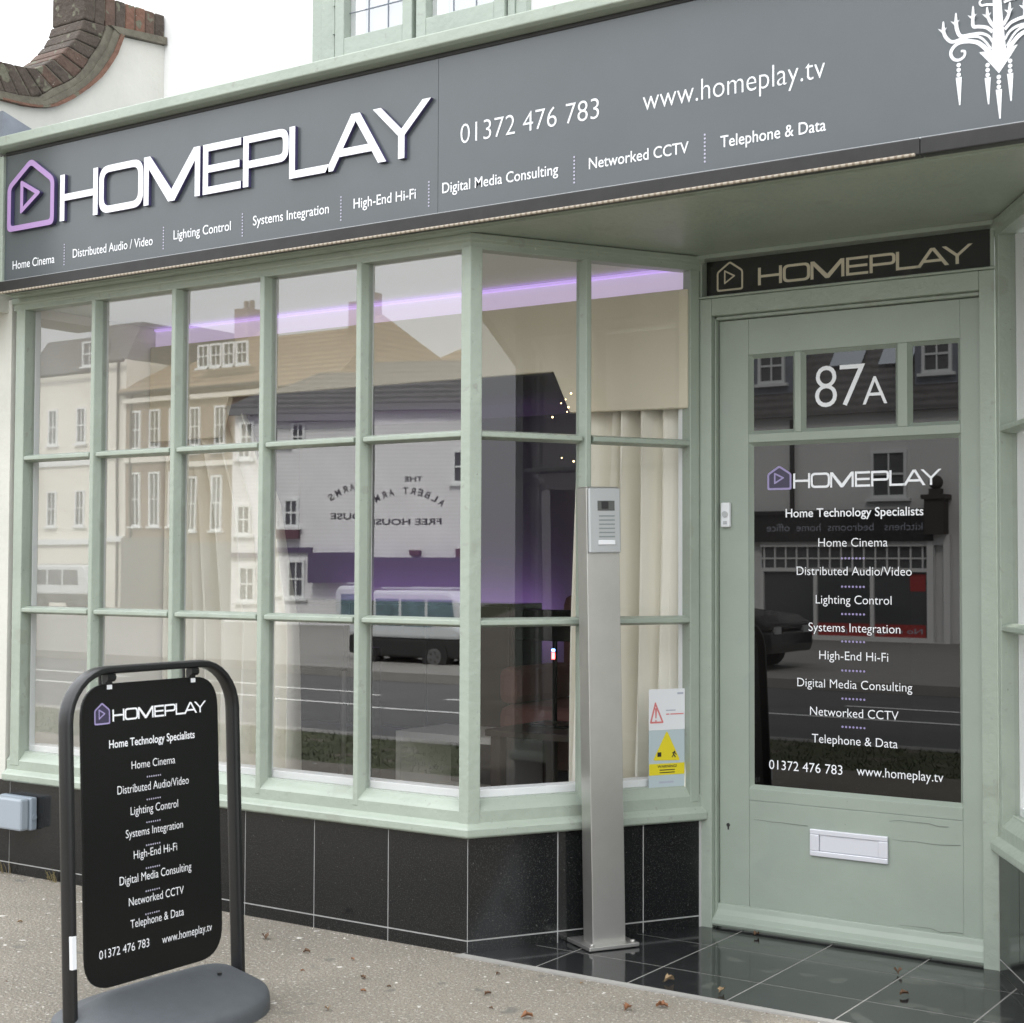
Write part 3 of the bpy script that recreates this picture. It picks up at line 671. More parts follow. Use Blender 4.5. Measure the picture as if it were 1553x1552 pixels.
for x, z, x2, z2 in ((1.5114, 2.3632, 1.5135, 2.2595), (1.5806, 2.3505, 1.5822, 2.2502), (1.6068, 2.3173, 1.609, 2.2112), (1.6335, 2.351, 1.6351, 2.2494), (1.705, 2.3632, 1.706, 2.2595)):
    for q in range(3): disc(b, FT, x, z - .006 - q * .0118, .0052, 0, .0014)
    zt = z - .036; b.add([(x - .0072, zt, .0014), (x + .0072, zt, .0014), (x2 + .0015, z2, .0014), (x2 - .0015, z2, .0014)], [(0, 3, 2, 1)], 0, FT)
loc(obj('chandelier_emblem', b, 'letter', sign, fix=False), sign)
# rope light under the trim
b = MB(); b.tube([(-2.07, -.124, 2.1475), (-.6, -.124, 2.1475), (.5, -.124, 2.1475), (1.41, -.124, 2.1495)], .0042, 8)
x = -2.06
while x < 1.40: b.tube([(x, -.124, 2.1475 + max(0, (x - .5)) * .0022), (x + .007, -.124, 2.1475 + max(0, (x - .493)) * .0022)], .0046, 8, 1); x += .018
o = obj('rope_light', b, ['rope', 'rope_gap'], smooth=True); tag(o, 'thin unlit rope light clipped under the bottom edge of the long charcoal sign', 'rope light')

# sign over the door
t = thing('door_sign', 'small black sign board with cream outlined capitals over the door', 'shop sign', (.87, .74, 2.02))
b = MB(); b.box(.4185, 1.3445, .735, .765, 2.021, 2.138); loc(obj('panel', b, mat('gloss black board', (.02, .021, .018), .1), t), t)
b = MB(); TT = frame_T((0, .735, 0), (1, 0, 0)); word(b, TT, .600, 1.285, 2.045, .0560); house(b, TT, .455, .548, 2.038, .096, t=.065)
loc(obj('lettering', b, 'gold', t, fix=False), t)

# ------------------------------------------------------------------ pavement swing sign
SB = thing('pavement_sign', 'black swing sign in a tube frame standing on the pavement', 'pavement sign', (-.284, -.947, 0))
LEAN = Matrix.Translation((-.32, 0, .8)) @ Matrix.Rotation(-.045, 4, 'Y') @ Matrix.Translation((.32, 0, -.8))
def bo(name, mb, mats, parent=SB, **k):
    return loc(obj(name, mb, mats, parent, **k), SB) if parent is SB else obj(name, mb, mats, parent, **k)
# frame: flat oval tube bent into an arch
path = []; yc, hw, zt, rc = -.947, .284, .886, .125
for z in (.02, .3, .55): path.append((yc - hw, z))
for k in range(9): a = math.pi - k * math.pi / 16; path.append((yc - hw + rc + rc * math.cos(a), zt - rc + rc * math.sin(a)))
for k in range(9): a = math.pi / 2 - k * math.pi / 16; path.append((yc + hw - rc + rc * math.cos(a), zt - rc + rc * math.sin(a)))
for z in (.55, .3, .02): path.append((yc + hw, z))
b = MB(LEAN); vs = []; n = 14
for i, p in enumerate(path):
    q0, q1 = Vector(path[max(i - 1, 0)]), Vector(path[min(i + 1, len(path) - 1)]); e = (q1 - q0).normalized(); nn = Vector((-e.y, e.x))
    for k in range(n):
        w = 2 * math.pi * k / n; cx = math.copysign(abs(math.cos(w)) ** .6, math.cos(w)) * .022; cn = math.copysign(abs(math.sin(w)) ** .7, math.sin(w)) * .0105
        vs.append((-.32 + cx, p[0] + nn.x * cn, p[1] + nn.y * cn))
b.add(vs, [(i * n + k, i * n + (k + 1) % n, (i + 1) * n + (k + 1) % n, (i + 1) * n + k) for i in range(len(path) - 1) for k in range(n)] + [tuple(range(n))])
bo('frame', b, 'frame', smooth=True)
b = MB(LEAN); pl = fillet([(-1.187, .108), (-.722, .108), (-.722, .852), (-1.187, .852)], .085, 8); b.prism(pl, 0, -.324, -.316)
panel = bo('panel', b, 'black', bevel=.0015)
def board_text(mb, T):
    for s, y0, y1, z, h, bd in [("Home Technology Specialists", -1.097, -.806, .690, .0198, .018), ("Home Cinema", -1.023, -.875, .630, .0195, 0), ("Distributed Audio/Video", -1.068, -.826, .571, .0205, 0),
                          ("Lighting Control", -1.024, -.863, .514, .0200, 0), ("Systems Integration", -1.039, -.845, .458, .0196, 0), ("High-End Hi-Fi", -1.012, -.865, .402, .02, 0),
                          ("Digital Media Consulting", -1.057, -.814, .343, .0205, 0), ("Networked CCTV", -1.026, -.840, .286, .02, 0), ("Telephone & Data", -1.020, -.839, .230, .02, 0),
                          ("01372 476 783", -1.119, -.957, .173, .0205, 0), ("www.homeplay.tv", -.913, -.737, .171, .0205, 0)]:
        dy = .040 * (.8 - z); zz = z + (.8 - z) * .015
        text(mb, T, s, y0 - dy, y1 - dy, zz, h, bd - .006)
    for i in range(7):
        z = .608 - i * .0573; c = -.948 - .04 * (.8 - z); dots(mb, T, c - .022, z, c + .022, z, 7, .0022, 3)
    word(mb, T, -1.089, -.767, .757, .0296); house(mb, T, -1.147, -1.097, .752, .0545, mi=1, fill=2, t=.075)
b = MB(); board_text(b, LEAN @ frame_T((-.316, 0, 0), (0, 1, 0)))
loc(obj('lettering', b, ['letter', 'purple', 'purple_dark', 'plum'], panel, fix=False), SB)
b = MB(); board_text(b, LEAN @ Matrix.Translation((0, -1.909, 0)) @ frame_T((-.324, 0, 0), (0, -1, 0)) @ Matrix.Diagonal((1, 1, 1, 1)) if False else LEAN @ frame_T((-.324, -1.896, 0), (0, -1, 0)))
loc(obj('lettering', b, ['letter', 'purple', 'purple_dark', 'plum'], panel, fix=False), SB)
for y in (-1.101, -.816):
    b = MB(LEAN)
    b.tube([(-.312, y - .012, .868), (-.312, y + .014, .868)], .012, 10); b.box(-.326, -.3135, y - .010, y + .012, .838, .872)
    b.tube([(-.345, y, .846), (-.345, y, .875), (-.335, y, .888)], .004, 6)
    b.box(-.3133, -.3122, y - .006, y + .010, .838, .849, 1); b.box(-.3133, -.3122, y - .004, y + .012, .858, .872, 1)
    bo('hook', b, ['frame', 'whitev'])
b = MB(LEAN); b.box(-.306, -.296, yc - hw - .0112, yc - hw + .002, .18, .258); bo('sticker', b, 'whitev')
# moulded base, half oval to the front
b = MB(); cy, X0, ay = -.953, -.29, .295
prof = [(0, .098), (.03, .0975), (.3, .083), (.6, .067), (.9, .050), (.95, .0455), (.985, .036), (1.0, .022), (1.0, 0)]
nA = 40; n = nA + 1; vs = []; fs = []
for side, ax_ in ((1, .25), (-1, .16)):
    o_ = len(vs)
    for kx, z in prof:
        for i in range(n):
            a = -math.pi / 2 + math.pi * i / nA; sy = math.copysign(abs(math.sin(a)) ** .85, math.sin(a)); x = abs(math.cos(a)) ** .85
            zz = z - .03 * abs(sy) ** 5 * (1 - kx) if z > .04 else z
            vs.append((X0 + side * ax_ * x * kx, cy + sy * ay * (.92 + .08 * kx), zz))
    fs += [(o_ + r_ * n + i, o_ + r_ * n + i + 1, o_ + (r_ + 1) * n + i + 1, o_ + (r_ + 1) * n + i) for r_ in range(len(prof) - 1) for i in range(n - 1)]
b.add(vs, fs)
o = loc(obj('base', b, 'base', SB, smooth=True))
wd = o.modifiers.new('w', 'WELD'); wd.merge_threshold = .0008
b = MB(); b.tube([(-.22, -.80, .083), (-.22, -.80, .0885)], .006, 12); bo('filler_cap', b, 'frame')

# ------------------------------------------------------------------ steel intercom post
IP = thing('intercom_post', 'square brushed steel post carrying a door intercom beside the porch', 'intercom post', (.284, .316, .009))
tl = Matrix.Translation((0, 0, .02)) @ Matrix.Rotation(-.0165, 4, Vector((-.859, .512, 0))) @ Matrix.Translation((0, 0, -.02))
tl = Matrix.Translation((.284, .316, 0)) @ Matrix.Rotation(.0195, 4, Vector((.859, -.512, 0))) @ Matrix.Translation((-.284, -.316, 0))
PT = tl @ TL
# in TL coordinates: s along the return, d = -n (outward negative)
b = MB(); b.box(.36, .472, -.115, -.055, .018, 1.388, 0, PT); b.box(.361, .471, -.114, -.056, 1.388, 1.391, 0, PT)
loc(obj('post', b, 'steel', IP, bevel=.003), IP)
b = MB(TL); b.box(.33, .5, -.15, -.002, .008, .020); 
for s_, d_ in ((.345, -.135), (.485, -.135)): b.tube([(s_, d_, .02), (s_, d_, .027)], .008, 6)
loc(obj('base_plate', b, 'steel', IP, bevel=.002), IP)
b = MB(PT); b.box(.363, .4715, -.127, -.1155, 1.19, 1.386)
pn = loc(obj('intercom_panel', b, 'alu', IP, bevel=.004), IP)
b = MB(PT); b.box(.392, .45, -.1282, -.1272, 1.318, 1.348)
loc(obj('camera_window', b, mat('dark camera window', (.1, .105, .1), .15), pn), IP)
b = MB(PT); b.box(.405, .428, -.1295, -.1284, 1.324, 1.346); loc(obj('lens', b, 'ink', pn), IP)
b = MB(PT)
for i in range(6): z = 1.302 - i * .0125; b.box(.396, .45, -.1283, -.1272, z - .002, z + .002)
loc(obj('speaker_grille', b, mat('grille grey', (.22, .25, .25), .5), pn), IP)
b = MB(PT); b.box(.392, .45, -.131, -.1272, 1.215, 1.229); loc(obj('call_button', b, 'whitev', pn, bevel=.002), IP)

# doorbell, socket box, stickers
t = thing('doorbell', 'small white push doorbell screwed to the left side of the green door', 'doorbell', (.487, D0, 1.316))
b = MB(); b.box(-.0165, .0165, -.016, -.0005, -.040, .040); loc2 = obj('case', b, 'whitev', t, bevel=.005)
b = MB(); b.tube([(0, -.019, .002), (0, -.0165, .002)], .010, 16); b.box(-.006, .006, -.0182, -.0165, -.03, -.02); obj('button', b, 'alu', t)
t = thing('outdoor_socket', 'grey weatherproof socket box on the black tiles at the far left', 'socket', (-2.02, -.001, .235))
b = MB(); b.box(-.10, .08, -.03, 0, -.06, .06); obj('back_box', b, 'socket', t, bevel=.006)
b = MB(); b.box(-.098, .072, -.07, -.0305, -.058, .058); obj('lid', b, mat('pale socket lid', (.3, .34, .38), .4), t, bevel=.008)
b = MB(); b.tube([(.0815, -.016, -.012), (.0845, -.016, -.012)], .011, 12); obj('knockout', b, 'socket', t)
ST_T = TL @ Matrix(((1, 0, 0, 0), (0, 0, -1, 0.030), (0, 1, 0, 0), (0, 0, 0, 1)))
def sticker(name, label, s0, s1, z0, z1, build, m0):
    b = MB(); b.box(s0, s1, z0, z1, -.001, 0, 0, ST_T); build(b)
    o = obj(name, b, [m0, 'redline', 'yellow', 'ink', 'greyink']); return tag(o, label, 'sticker')
def st1(b):
    tr = [(.640, .652), (.692, .652), (.660, .722)]
    put(b, ST_T, [fillet(tr, .006), inset(tr, .0055)], 1, 1, 0, 0, 0, .0008, 1)
    b.add([(.6605, .668, .0008), (.6645, .668, .0008), (.667, .70, .0008), (.659, .70, .0008)], [(0, 1, 2, 3)], 1, ST_T); disc(b, ST_T, .6625, .660, .0028, 1, .0008)
    for s_, e_, z, mi in ((.70, .735, .69, 4), (.70, .712, .678, 1), (.716, .765, .678, 1)):
        b.box(s_, e_, z, z + .0035, .0003, .0008, mi, ST_T)
    b.box(.742, .764, .742, .748, .0003, .0008, 4, ST_T)
def st2(b):
    put(b, ST_T, [fillet([(.652, .535), (.752, .532), (.703, .628)], .008)], 1, 1, 0, 0, 0, .0008, 2)
    b.box(.638, .768, .488, .524, .0003, .0008, 2, ST_T)
    b.box(.668, .682, .546, .560, .0008, .0013, 3, ST_T)
    ribbon(b, ST_T, [(.732, .562), (.728, .552), (.735, .542)], (.006, .003), 3, .0012); ribbon(b, ST_T, [(.722, .556), (.731, .557), (.738, .55)], (.003, .003), 3, .0015); ribbon(b, ST_T, [(.728, .552), (.721, .543)], (.003, .003), 3, .0018)
    text(b, ST_T, "WARNING!", .668, .740, .511, .008, .02, 3, .0012)
    for z in (.502, .494): b.box(.676, .732, z, z + .003, .0008, .0011, 3, ST_T)
    b.box(.674, .728, .462, .468, .0003, .0008, 4, ST_T)
sticker('warning_sticker', 'white sticker with a red warning triangle at the top of the corner pane', .637, .770, .6305, .760, st1, 'whitev')
sticker('warning_sticker', 'pale blue sticker with a yellow warning triangle and yellow band', .637, .769, .444, .630, st2, 'bluegrey')

# ================================================================== NEIGHBOUR'S PARAPET
NW = thing('parapet_wall', 'cream boundary wall with a curved brick coping rising to the left of the sign', 'parapet wall', (-2.2, .3, 2.2))
LO = [(-.4, 2.88), (-.055, 2.90), (.04, 2.903), (.104, 2.912), (.16, 2.925), (.203, 2.942), (.268, 2.983), (.345, 3.045), (.413, 3.109), (.46, 3.17), (.5, 3.236), (.532, 3.317), (.769, 3.345)]
MI = [(-.4, 2.915), (-.055, 2.935), (.04, 2.942), (.118, 2.955), (.155, 2.985), (.179, 3.005), (.235, 3.038), (.289, 3.075), (.335, 3.125), (.369, 3.181), (.40, 3.225), (.427, 3.272), (.45, 3.338), (.769, 3.378)]
b = MB(); pl = LO + [(.769, 2.1), (-.4, 2.1)]; b.prism(pl, 0, -2.34, -2.15); loc(obj('wall', b, 'cream', NW), NW)
def walk(line, n, full=True):
    L_ = [0]
    for p, q in zip(line, line[1:]): L_.append(L_[-1] + (Vector(q) - Vector(p)).length)
    out = []
    for k in range(n + 1):
        t = L_[-1] * k / n
        for i in range(len(line) - 1):
            if L_[i] <= t <= L_[i + 1] + 1e-9: f = (t - L_[i]) / (L_[i + 1] - L_[i]); out.append(tuple(Vector(line[i]).lerp(Vector(line[i + 1]), f))); break
    return out
# moulding: creasing tiles between render and bricks
b = MB(); a = walk(LO[:-1], 24); c = walk(MI[:-1], 24)
for dx, fa, fb, mi in ((.024, 0, .22, 0), (.018, .23, .6, 1), (.010, .61, 1, 1)):
    for i in range(24):
        q = [Vector(a[i]).lerp(Vector(c[i]), fa), Vector(a[i + 1]).lerp(Vector(c[i + 1]), fa), Vector(a[i + 1]).lerp(Vector(c[i + 1]), fb), Vector(a[i]).lerp(Vector(c[i]), fb)]
        b.prism([tuple(p) for p in q], 0, -2.36, -2.15 + dx, mi)
b.prism([(.505, 3.318), (.765, 3.345), (.765, 3.377), (.46, 3.339)], 0, -2.36, -2.128, 1)
loc(obj('moulding', b, ['brick_red', 'mortar'], NW), NW)
TP = [(-.4, 3.02), (-.058, 3.047), (.048, 3.055), (.101, 3.061), (.144, 3.086), (.226, 3.154), (.293, 3.229), (.321, 3.278), (.338, 3.33)]
a = walk(MI[:-1], 17); c = walk(TP, 17); b = MB(); rb = random.Random(5)
b.prism(MI[:-1] + TP[::-1], 0, -2.335, -2.152, 3)
for i in range(17):
    g_ = .04; q = [Vector(a[i]).lerp(Vector(a[i + 1]), g_), Vector(a[i]).lerp(Vector(a[i + 1]), 1 - g_), Vector(c[i]).lerp(Vector(c[i + 1]), 1 - g_), Vector(c[i]).lerp(Vector(c[i + 1]), g_)]
    u = (q[2] + q[3] - q[0] - q[1]).normalized() * .004; q[2] += u; q[3] += u
    b.prism([tuple(p) for p in q], 0, -2.345, -2.146 + rb.uniform(-.002, .002), rb.choice([0, 1, 1, 1]))
# level block of soldier bricks at the back
x0 = .338
b.prism([(x0 + .003, 3.345), (.765, 3.38), (.765, 3.47), (x0 + .003, 3.45)], 0, -2.335, -2.152, 3)
for i in range(8):
    y0 = x0 + .0535 * i; y1 = y0 + .0535; z = lambda y: (3.333 if y < .45 else 3.338 + (y - .45) * .118); zt_ = lambda y: 3.452 + (y - x0) * .05
    b.prism([(y0 + .002, z(y0)), (y1 - .002, z(y1)), (y1 - .002, zt_(y1)), (y0 + .002, zt_(y0))], 0, -2.345, -2.146 + rb.uniform(-.002, .002), (1, 1, 0, 1, 2, 2, 0, 1)[i])
loc(obj('coping', b, ['brick', 'brick_dark', 'brick_red', 'mortar'], NW, bevel=.006), NW)
b = MB(); b.prism([(-.11, 2.729), (.2, 2.729), (.16, 2.76), (-.11, 2.835)], 0, -2.149, -2.125); b.prism([(-.11, 2.729), (.2, 2.729), (.16, 2.758), (-.11, 2.833)], 0, -2.124, -2.06)
loc(obj('flashing', b, 'lead', NW), NW)

# ------------------------------------------------------------------ leaves and weeds
LV = [(-.236, -.242, 1), (-.084, -.379, 0), (.029, -.406, 0), (.374, -.415, 0), (.495, -.43, 1), (.672, -.224, 1), (.733, -.152, 1), (.443, -.078, 2), (.034, -.665, 2), (-.273, -.418, 1),
      (.294, -.315, 0), (-.402, -.256, 0), (.0, -.48, 1), (-1.411, -.491, 2), (.2, -.13, 0), (-.62, -.2, 0)]
LT = [(.645, .054, 2), (.809, .042, 2), (.62, .67, 0), (1.135, .493, 0), (1.224, .292, 0)]
rl = random.Random(21)
def leaf(x, y, c, z, s):
    b = MB(); n = 7; vs = []
    for i in range(n):
        t = i / (n - 1); w = math.sin(math.pi * min(1, t * .92 + .04)) * .34 * (1 + .3 * math.sin(t * 19 + x * 40)); h = .12 + .35 * math.sin(t * 3.1) * rl.uniform(.5, 1)
        vs += [((t - .5), -w, h + rl.uniform(0, .25)), ((t - .5), 0, h * .5), ((t - .5), w, h + rl.uniform(0, .25))]
    b.add([tuple(p * s for p in v) for v in vs], [(i * 3 + k, i * 3 + k + 1, i * 3 + k + 4, i * 3 + k + 3) for i in range(n - 1) for k in range(2)])
    b.tube([(-.5 * s, 0, .06 * s), (-.62 * s, .03 * s, .12 * s), (-.72 * s, .02 * s, .1 * s)], .012 * s, 5)
    o = obj('fallen_leaf', b, ('leaf1', 'leaf2', 'leaf3')[c], smooth=True); o.location = (x, y, z); o.rotation_euler = (0, 0, rl.uniform(0, 6.28)); return o
for x, y, c in LV:
    o = leaf(x, y, c, 0.001, rl.choice((.012, .016, .022, .032))); tag(o, ('dark brown', 'orange brown', 'pale tan')[c] + ' curled dead leaf lying on the grey pavement', 'leaf', ('dark brown', 'orange brown', 'pale tan')[c] + ' leaves on the pavement')
for x, y, c in LT:
    o = leaf(x, y, c, .0095, rl.uniform(.02, .032)); tag(o, ('dark brown', 'orange brown', 'pale tan')[c] + ' curled dead leaf lying on the black porch tiles', 'leaf', ('dark brown', 'orange brown', 'pale tan')[c] + ' leaves on the porch tiles')
gb = MB(); rq = random.Random(8)
for i in range(520):
    if i < 300:
        x = rq.uniform(-2.4, 1.6); y = -.005 - abs(rq.gauss(0, .018)) if x < 0 else -.037 - abs(rq.gauss(0, .02))
    else: x = rq.uniform(-2.2, 1.2); y = rq.uniform(-1.4, -.04)
    r = rq.choice((.0012, .0015, .002, .003)) if i < 300 else rq.choice((.0015, .002, .003, .0055)); a = rq.uniform(0, 6.3); q = rq.uniform(.5, 1)
    p = [(x + r * math.cos(a + k * 1.57) * (q if k % 2 else 1), y + r * math.sin(a + k * 1.57) * (q if k % 2 else 1), .0006) for k in range(4)]
    gb.add(p + [(x + rq.uniform(-.3, .3) * r, y, .0006 + r * rq.uniform(.25, .7))], [(0, 1, 4), (1, 2, 4), (2, 3, 4), (3, 0, 4), (3, 2, 1, 0)], rq.choice((0, 0, 1, 2)) if i < 300 else rq.choice((0, 0, 0, 1, 2)))
o = obj('grit', gb, [mat('pale grit', (.6, .57, .52), .9), 'leaf1', mat('grey grit', (.2, .19, .17), .9)]); tag(o, 'loose pale grit and crumbs scattered over the pavement and along the wall foot', 'grit', kind='stuff')
for x, y, nb, lab in ((-1.84, -.012, 12, 'small dry weed growing from the joint behind the swing sign'), (-2.1, -.015, 10, 'small dry weed growing under the grey socket box')):
    b = MB()
    for i in range(nb):
        a = rl.uniform(0, 6.28); l_ = rl.uniform(.02, .055); p = Vector((rl.uniform(-.03, .03), rl.uniform(-.008, .004), 0)); q = p + Vector((math.cos(a) * .018, -abs(math.sin(a)) * .015, l_))
        b.tube([p, p.lerp(q, .5) + Vector((0, 0, .006)), q], [.0009, .0007, .0003], 4)
        for k in range(2):
            w = p.lerp(q, rl.uniform(.4, 1)); e = Vector((rl.uniform(-.008, .008), rl.uniform(-.008, .002), rl.uniform(-.002, .006)))
            b.add([tuple(w), tuple(w + e * .6 + Vector((.0014, 0, 0))), tuple(w + e * 1.3), tuple(w + e * .6 - Vector((.0014, 0, .001)))], [(0, 1, 2, 3)])
    o = obj('weed', b, 'weed', fix=False); o.location = (x, y, 0); tag(o, lab, 'weed')

# ================================================================== ACROSS THE ROAD (seen mirrored in the glass)
def wall_T(o, ang):     # x along the facade (screen left to right as seen mirrored), y = height, z = towards the road
    e = Vector((math.cos(ang), -math.sin(ang), 0)); n = Vector((math.sin(ang), math.cos(ang), 0))
    return Matrix(((e.x, 0, n.x, o[0]), (e.y, 0, n.y, o[1]), (0, 1, 0, o[2] if len(o) > 2 else 0), (0, 0, 0, 1)))
def house_body(t, T, w, h, depth, m):
    b = MB(T); b.box(0, w, -.3, h, -depth, 0); return obj('wall', b, m, t)
def gutter(t, T, w, h, z=.2):
    b = MB(T); b.tube([(-.1, h, z), (w + .1, h, z)], .05); b.tube([(.25, 0, .06), (.25, h, .06)], .035); b.tube([(w - .25, 0, .06), (w - .25, h, .06)], .035); return obj('gutter', b, 'ink', t)
def win(t, T, x0, x1, z0, z1, fr='white', nx=2, nz=2):
    b = MB(T); f = .05
    b.box(x0, x1, z0, z0 + f, .0, .05); b.box(x0, x1, z1 - f, z1, .0, .05); b.box(x0, x0 + f, z0 + f, z1 - f, 0, .05); b.box(x1 - f, x1, z0 + f, z1 - f, 0, .05)
    for k in range(1, nx): x = x0 + (x1 - x0) * k / nx; b.box(x - .012, x + .012, z0 + f, z1 - f, .012, .04)
    for k in range(1, nz): z = z0 + (z1 - z0) * k / nz; b.box(x0 + f, x1 - f, z - .016, z + .016, .012, .044)
    b.box(x0 - .06, x1 + .06, z0 - .05, z0 - .001, 0, .09)
    o = obj('window', b, fr, t); g = MB(T); g.box(x0 + f, x1 - f, z0 + f, z1 - f, .002, .011); obj('pane', g, 'far_glass', o)
def pitched(t, T, w, h, depth, rise, m, over=.15, hip=0):
    b = MB(T); z = -depth / 2
    b.add([(-over, h, over), (w + over, h, over), (w - hip, h + rise, z), (hip, h + rise, z), (-over, h, -depth - over), (w + over, h, -depth - over)],
          [(0, 1, 2, 3), (4, 3, 2, 5), (0, 3, 4), (1, 5, 2), (0, 4, 5, 1)]); return obj('roof', b, m, t)

pub = thing('pub_building', 'white painted brick pub with black painted name, mirrored in the front window', 'pub', (-18.7, -18, 0)); PT2 = wall_T((-18.7, -18), R(25))
PUB = PT2
def P_(o): o.matrix_parent_inverse = pub.matrix_basis.inverted(); return o
def chw(root):
    inv = root.matrix_basis.inverted()
    for c in root.children: c.matrix_parent_inverse = inv
house_body(pub, PUB, 6.4, 4.15, 4, 'far_white'); pitched(pub, PUB, 6.4, 4.15, 4, 1.1, 'slate', .2, 1.2)
for q in ((1.22, 1.5, 3.45, 4.0), (3.99, 4.38, 2.8, 3.45), (1.41, 1.72, 1.85, 2.4), (4.16, 4.5, 1.55, 2.18), (1.0, 1.32, .55, 1.22), (1.5, 1.85, .48, 1.22), (.1, .4, 1.8, 2.4), (.1, .4, 3.3, 3.9), (.15, .5, .5, 1.2), (5.4, 5.8, 2.7, 3.4), (5.4, 5.8, 1.5, 2.2)): win(pub, PUB, *q)
b = MB(PUB); b.box(0, 2.0, 1.36, 1.46, .0, .08); b.box(2.0, 6.4, .78, 1.36, 0, .35)
obj('shop_front', b, mat('purple grey fascia', (.09, .07, .13), .5), pub)
b = MB()
PW = PUB @ Matrix.Translation((0, 0, .002))
PW = PW @ Matrix.Diagonal((-1, 1, 1, 1))
text(b, PW, "THE", -3.40, -3.04, 2.84, .10, .02); text(b, PW, "FREE HOUSE", -3.78, -2.35, 2.0, .12, .02)
s_ = "ALBERT ARMS"; xx = 2.42
for i, ch in enumerate(s_):
    f = i / (len(s_) - 1); cx = -3.74 + 1.34 * f; zz = 2.60 - .9 * (f - .5) ** 2; a = -1.25 * (f - .5)
    if ch != ' ': text(b, PW @ Matrix.Translation((cx, zz, 0)) @ Matrix.Rotation(a, 4, 'Z'), ch, -.05, .05, 0, .13, .02)
obj('painted_name', b, 'ink', pub, fix=False)
b = MB(PUB); b.tube([(4.62, 0, .12), (4.62, 4.1, .12)], .035); b.tube([(1.05, 1.4, .08), (1.05, 3.4, .08)], .02); obj('downpipe', b, 'ink', pub)
b = MB(PUB); b.box(4.1, 4.55, 1.36, 1.53, .03, .2); b.box(1.3, 1.75, 1.62, 1.8, .03, .18); b.box(3.2, 3.4, 1.4, 1.5, .01, .2); obj('window_box', b, mat('maroon window box', (.11, .05, .06), .7), pub)
b = MB(PUB); b.box(-.1, 6.5, 4.02, 4.148, 0, .2); obj('eaves', b, mat('grey eaves board', (.22, .22, .22), .7), pub)
chw(pub)

ks = thing('kitchen_shop', 'white shop across the road with dark board and slate roof, mirrored in the door', 'shop', (-8.6, -18, 0)); KT = wall_T((-8.6, -18), 0)
house_body(ks, KT, 7.5, 3.6, 5, mat('white shop render', (.72, .72, .72), .85)); rf = pitched(ks, KT, 7.5, 3.6, 6, 3.4, 'slate', .15)
win(ks, KT, 2.47, 3.06, 2.24, 3.0); win(ks, KT, 5.2, 5.8, 2.24, 3.0)
b = MB(KT); b.box(.2, 3.5, 1.56, 2.0, .01, .16); b.box(.2, 3.7, 2.0, 2.06, .01, .22); obj('fascia_board', b, 'shopdark', ks)
b = MB(); FK = KT @ Matrix.Translation((0, 0, .163)) @ Matrix.Diagonal((-1, 1, 1, 1))
text(b, FK, "kitchens   bedrooms  home  office", -3.35, -.75, 1.73, .12, -.005); obj('lettering', b, 'greyink', ks, fix=False)
b = MB(KT); b.box(.6, 3.4, -.2, 1.56, .005, .03); obj('shop_window', b, 'far_glass', ks)
b = MB(KT); b.box(.6, 3.4, 1.48, 1.56, .031, .1); b.box(.6, 3.4, 1.08, 1.14, .031, .09); b.box(.6, 3.4, 1.28, 1.305, .031, .06)
for k in range(15): x = .65 + k * .19; b.box(x - .012, x + .012, 1.14, 1.48, .031, .058)
for x in (.62, 1.55, 2.5): b.box(x - .03, x + .03, .02, 1.08, .031, .085)
b.box(.6, 3.4, -.02, .06, .031, .12); b.box(.6, 3.4, -.24, -.18, .031, .12)
for x in (.62, 1.5, 2.45, 3.3): b.box(x - .05, x + .05, -.18, -.02, .031, .11)
b.box(3.4, 3.5, -.24, 1.66, .031, .13); b.box(3.66, 3.76, -.24, 1.66, .031, .13); b.box(3.5, 3.66, 1.5, 1.66, .031, .12); b.box(3.5, 3.66, -.24, 0, .031, .12)
obj('window_frame', b, mat('grey white joinery', (.78, .78, .78), .6), ks)
b = MB(KT); b.box(.7, 3.35, .06, .26, .0305, .034); b.box(3.1, 3.35, .78, 1.05, .0305, .034); obj('window_poster', b, 'redboard', ks)
b = MB(); text(b, KT @ Matrix.Translation((0, 0, .036)) @ Matrix.Diagonal((-1, 1, 1, 1)), "No obligation  planning service", -3.3, -.8, .12, .08); obj('poster_text', b, 'greyink', ks, fix=False)
b = MB(KT); b.tube([(1.15, 2.0, .06), (1.15, 3.55, .06)], .04); obj('downpipe', b, 'ink', ks)
b = MB(KT); b.box(3.42, 3.72, 1.66, 2.2, .05, .3); b.box(3.38, 3.76, 2.2, 2.27, .02, .34); b.box(3.48, 3.66, 2.27, 2.36, .1, .26)
q = KT @ Vector((3.57, 2.46, .18)); b2 = MB(); b2.ball(q, .11); b.v += b2.v; o_ = len(b.v) - len(b2.v); b.f += [tuple(i + o_ for i in f) for f in b2.f]; b.m += b2.m
obj('console_bracket', b, mat('dark stone', (.05, .045, .04), .8), ks)
b = MB(KT); b.box(4.0, 7.2, 1.56, 2.1, .01, .2); obj('fascia_board', b, 'redboard', ks)
b = MB(KT); b.box(4.0, 7.2, -.2, 1.55, .005, .06); obj('shop_window', b, 'far_glass', ks)
sl_ = math.atan2(3.4, 3.15)
def roofpt(x, up_): return (x, 3.6 + up_ * 3.4 / 3.15, .15 - up_)
for x, u in ((1.55, .75), (2.4, .72)):
    b = MB(KT); a0, a1 = roofpt(x, u), roofpt(x + .55, u + .42)
    b.add([(a0[0], a0[1] + .06, a0[2] + .06), (a1[0], a0[1] + .06, a0[2] + .06), (a1[0], a1[1] + .06, a1[2] + .06), (a0[0], a1[1] + .06, a1[2] + .06)], [(0, 1, 2, 3)])
    obj('skylight', b, mat('bright skylight', (.6, .65, .7), .05, .9), ks, fix=False)
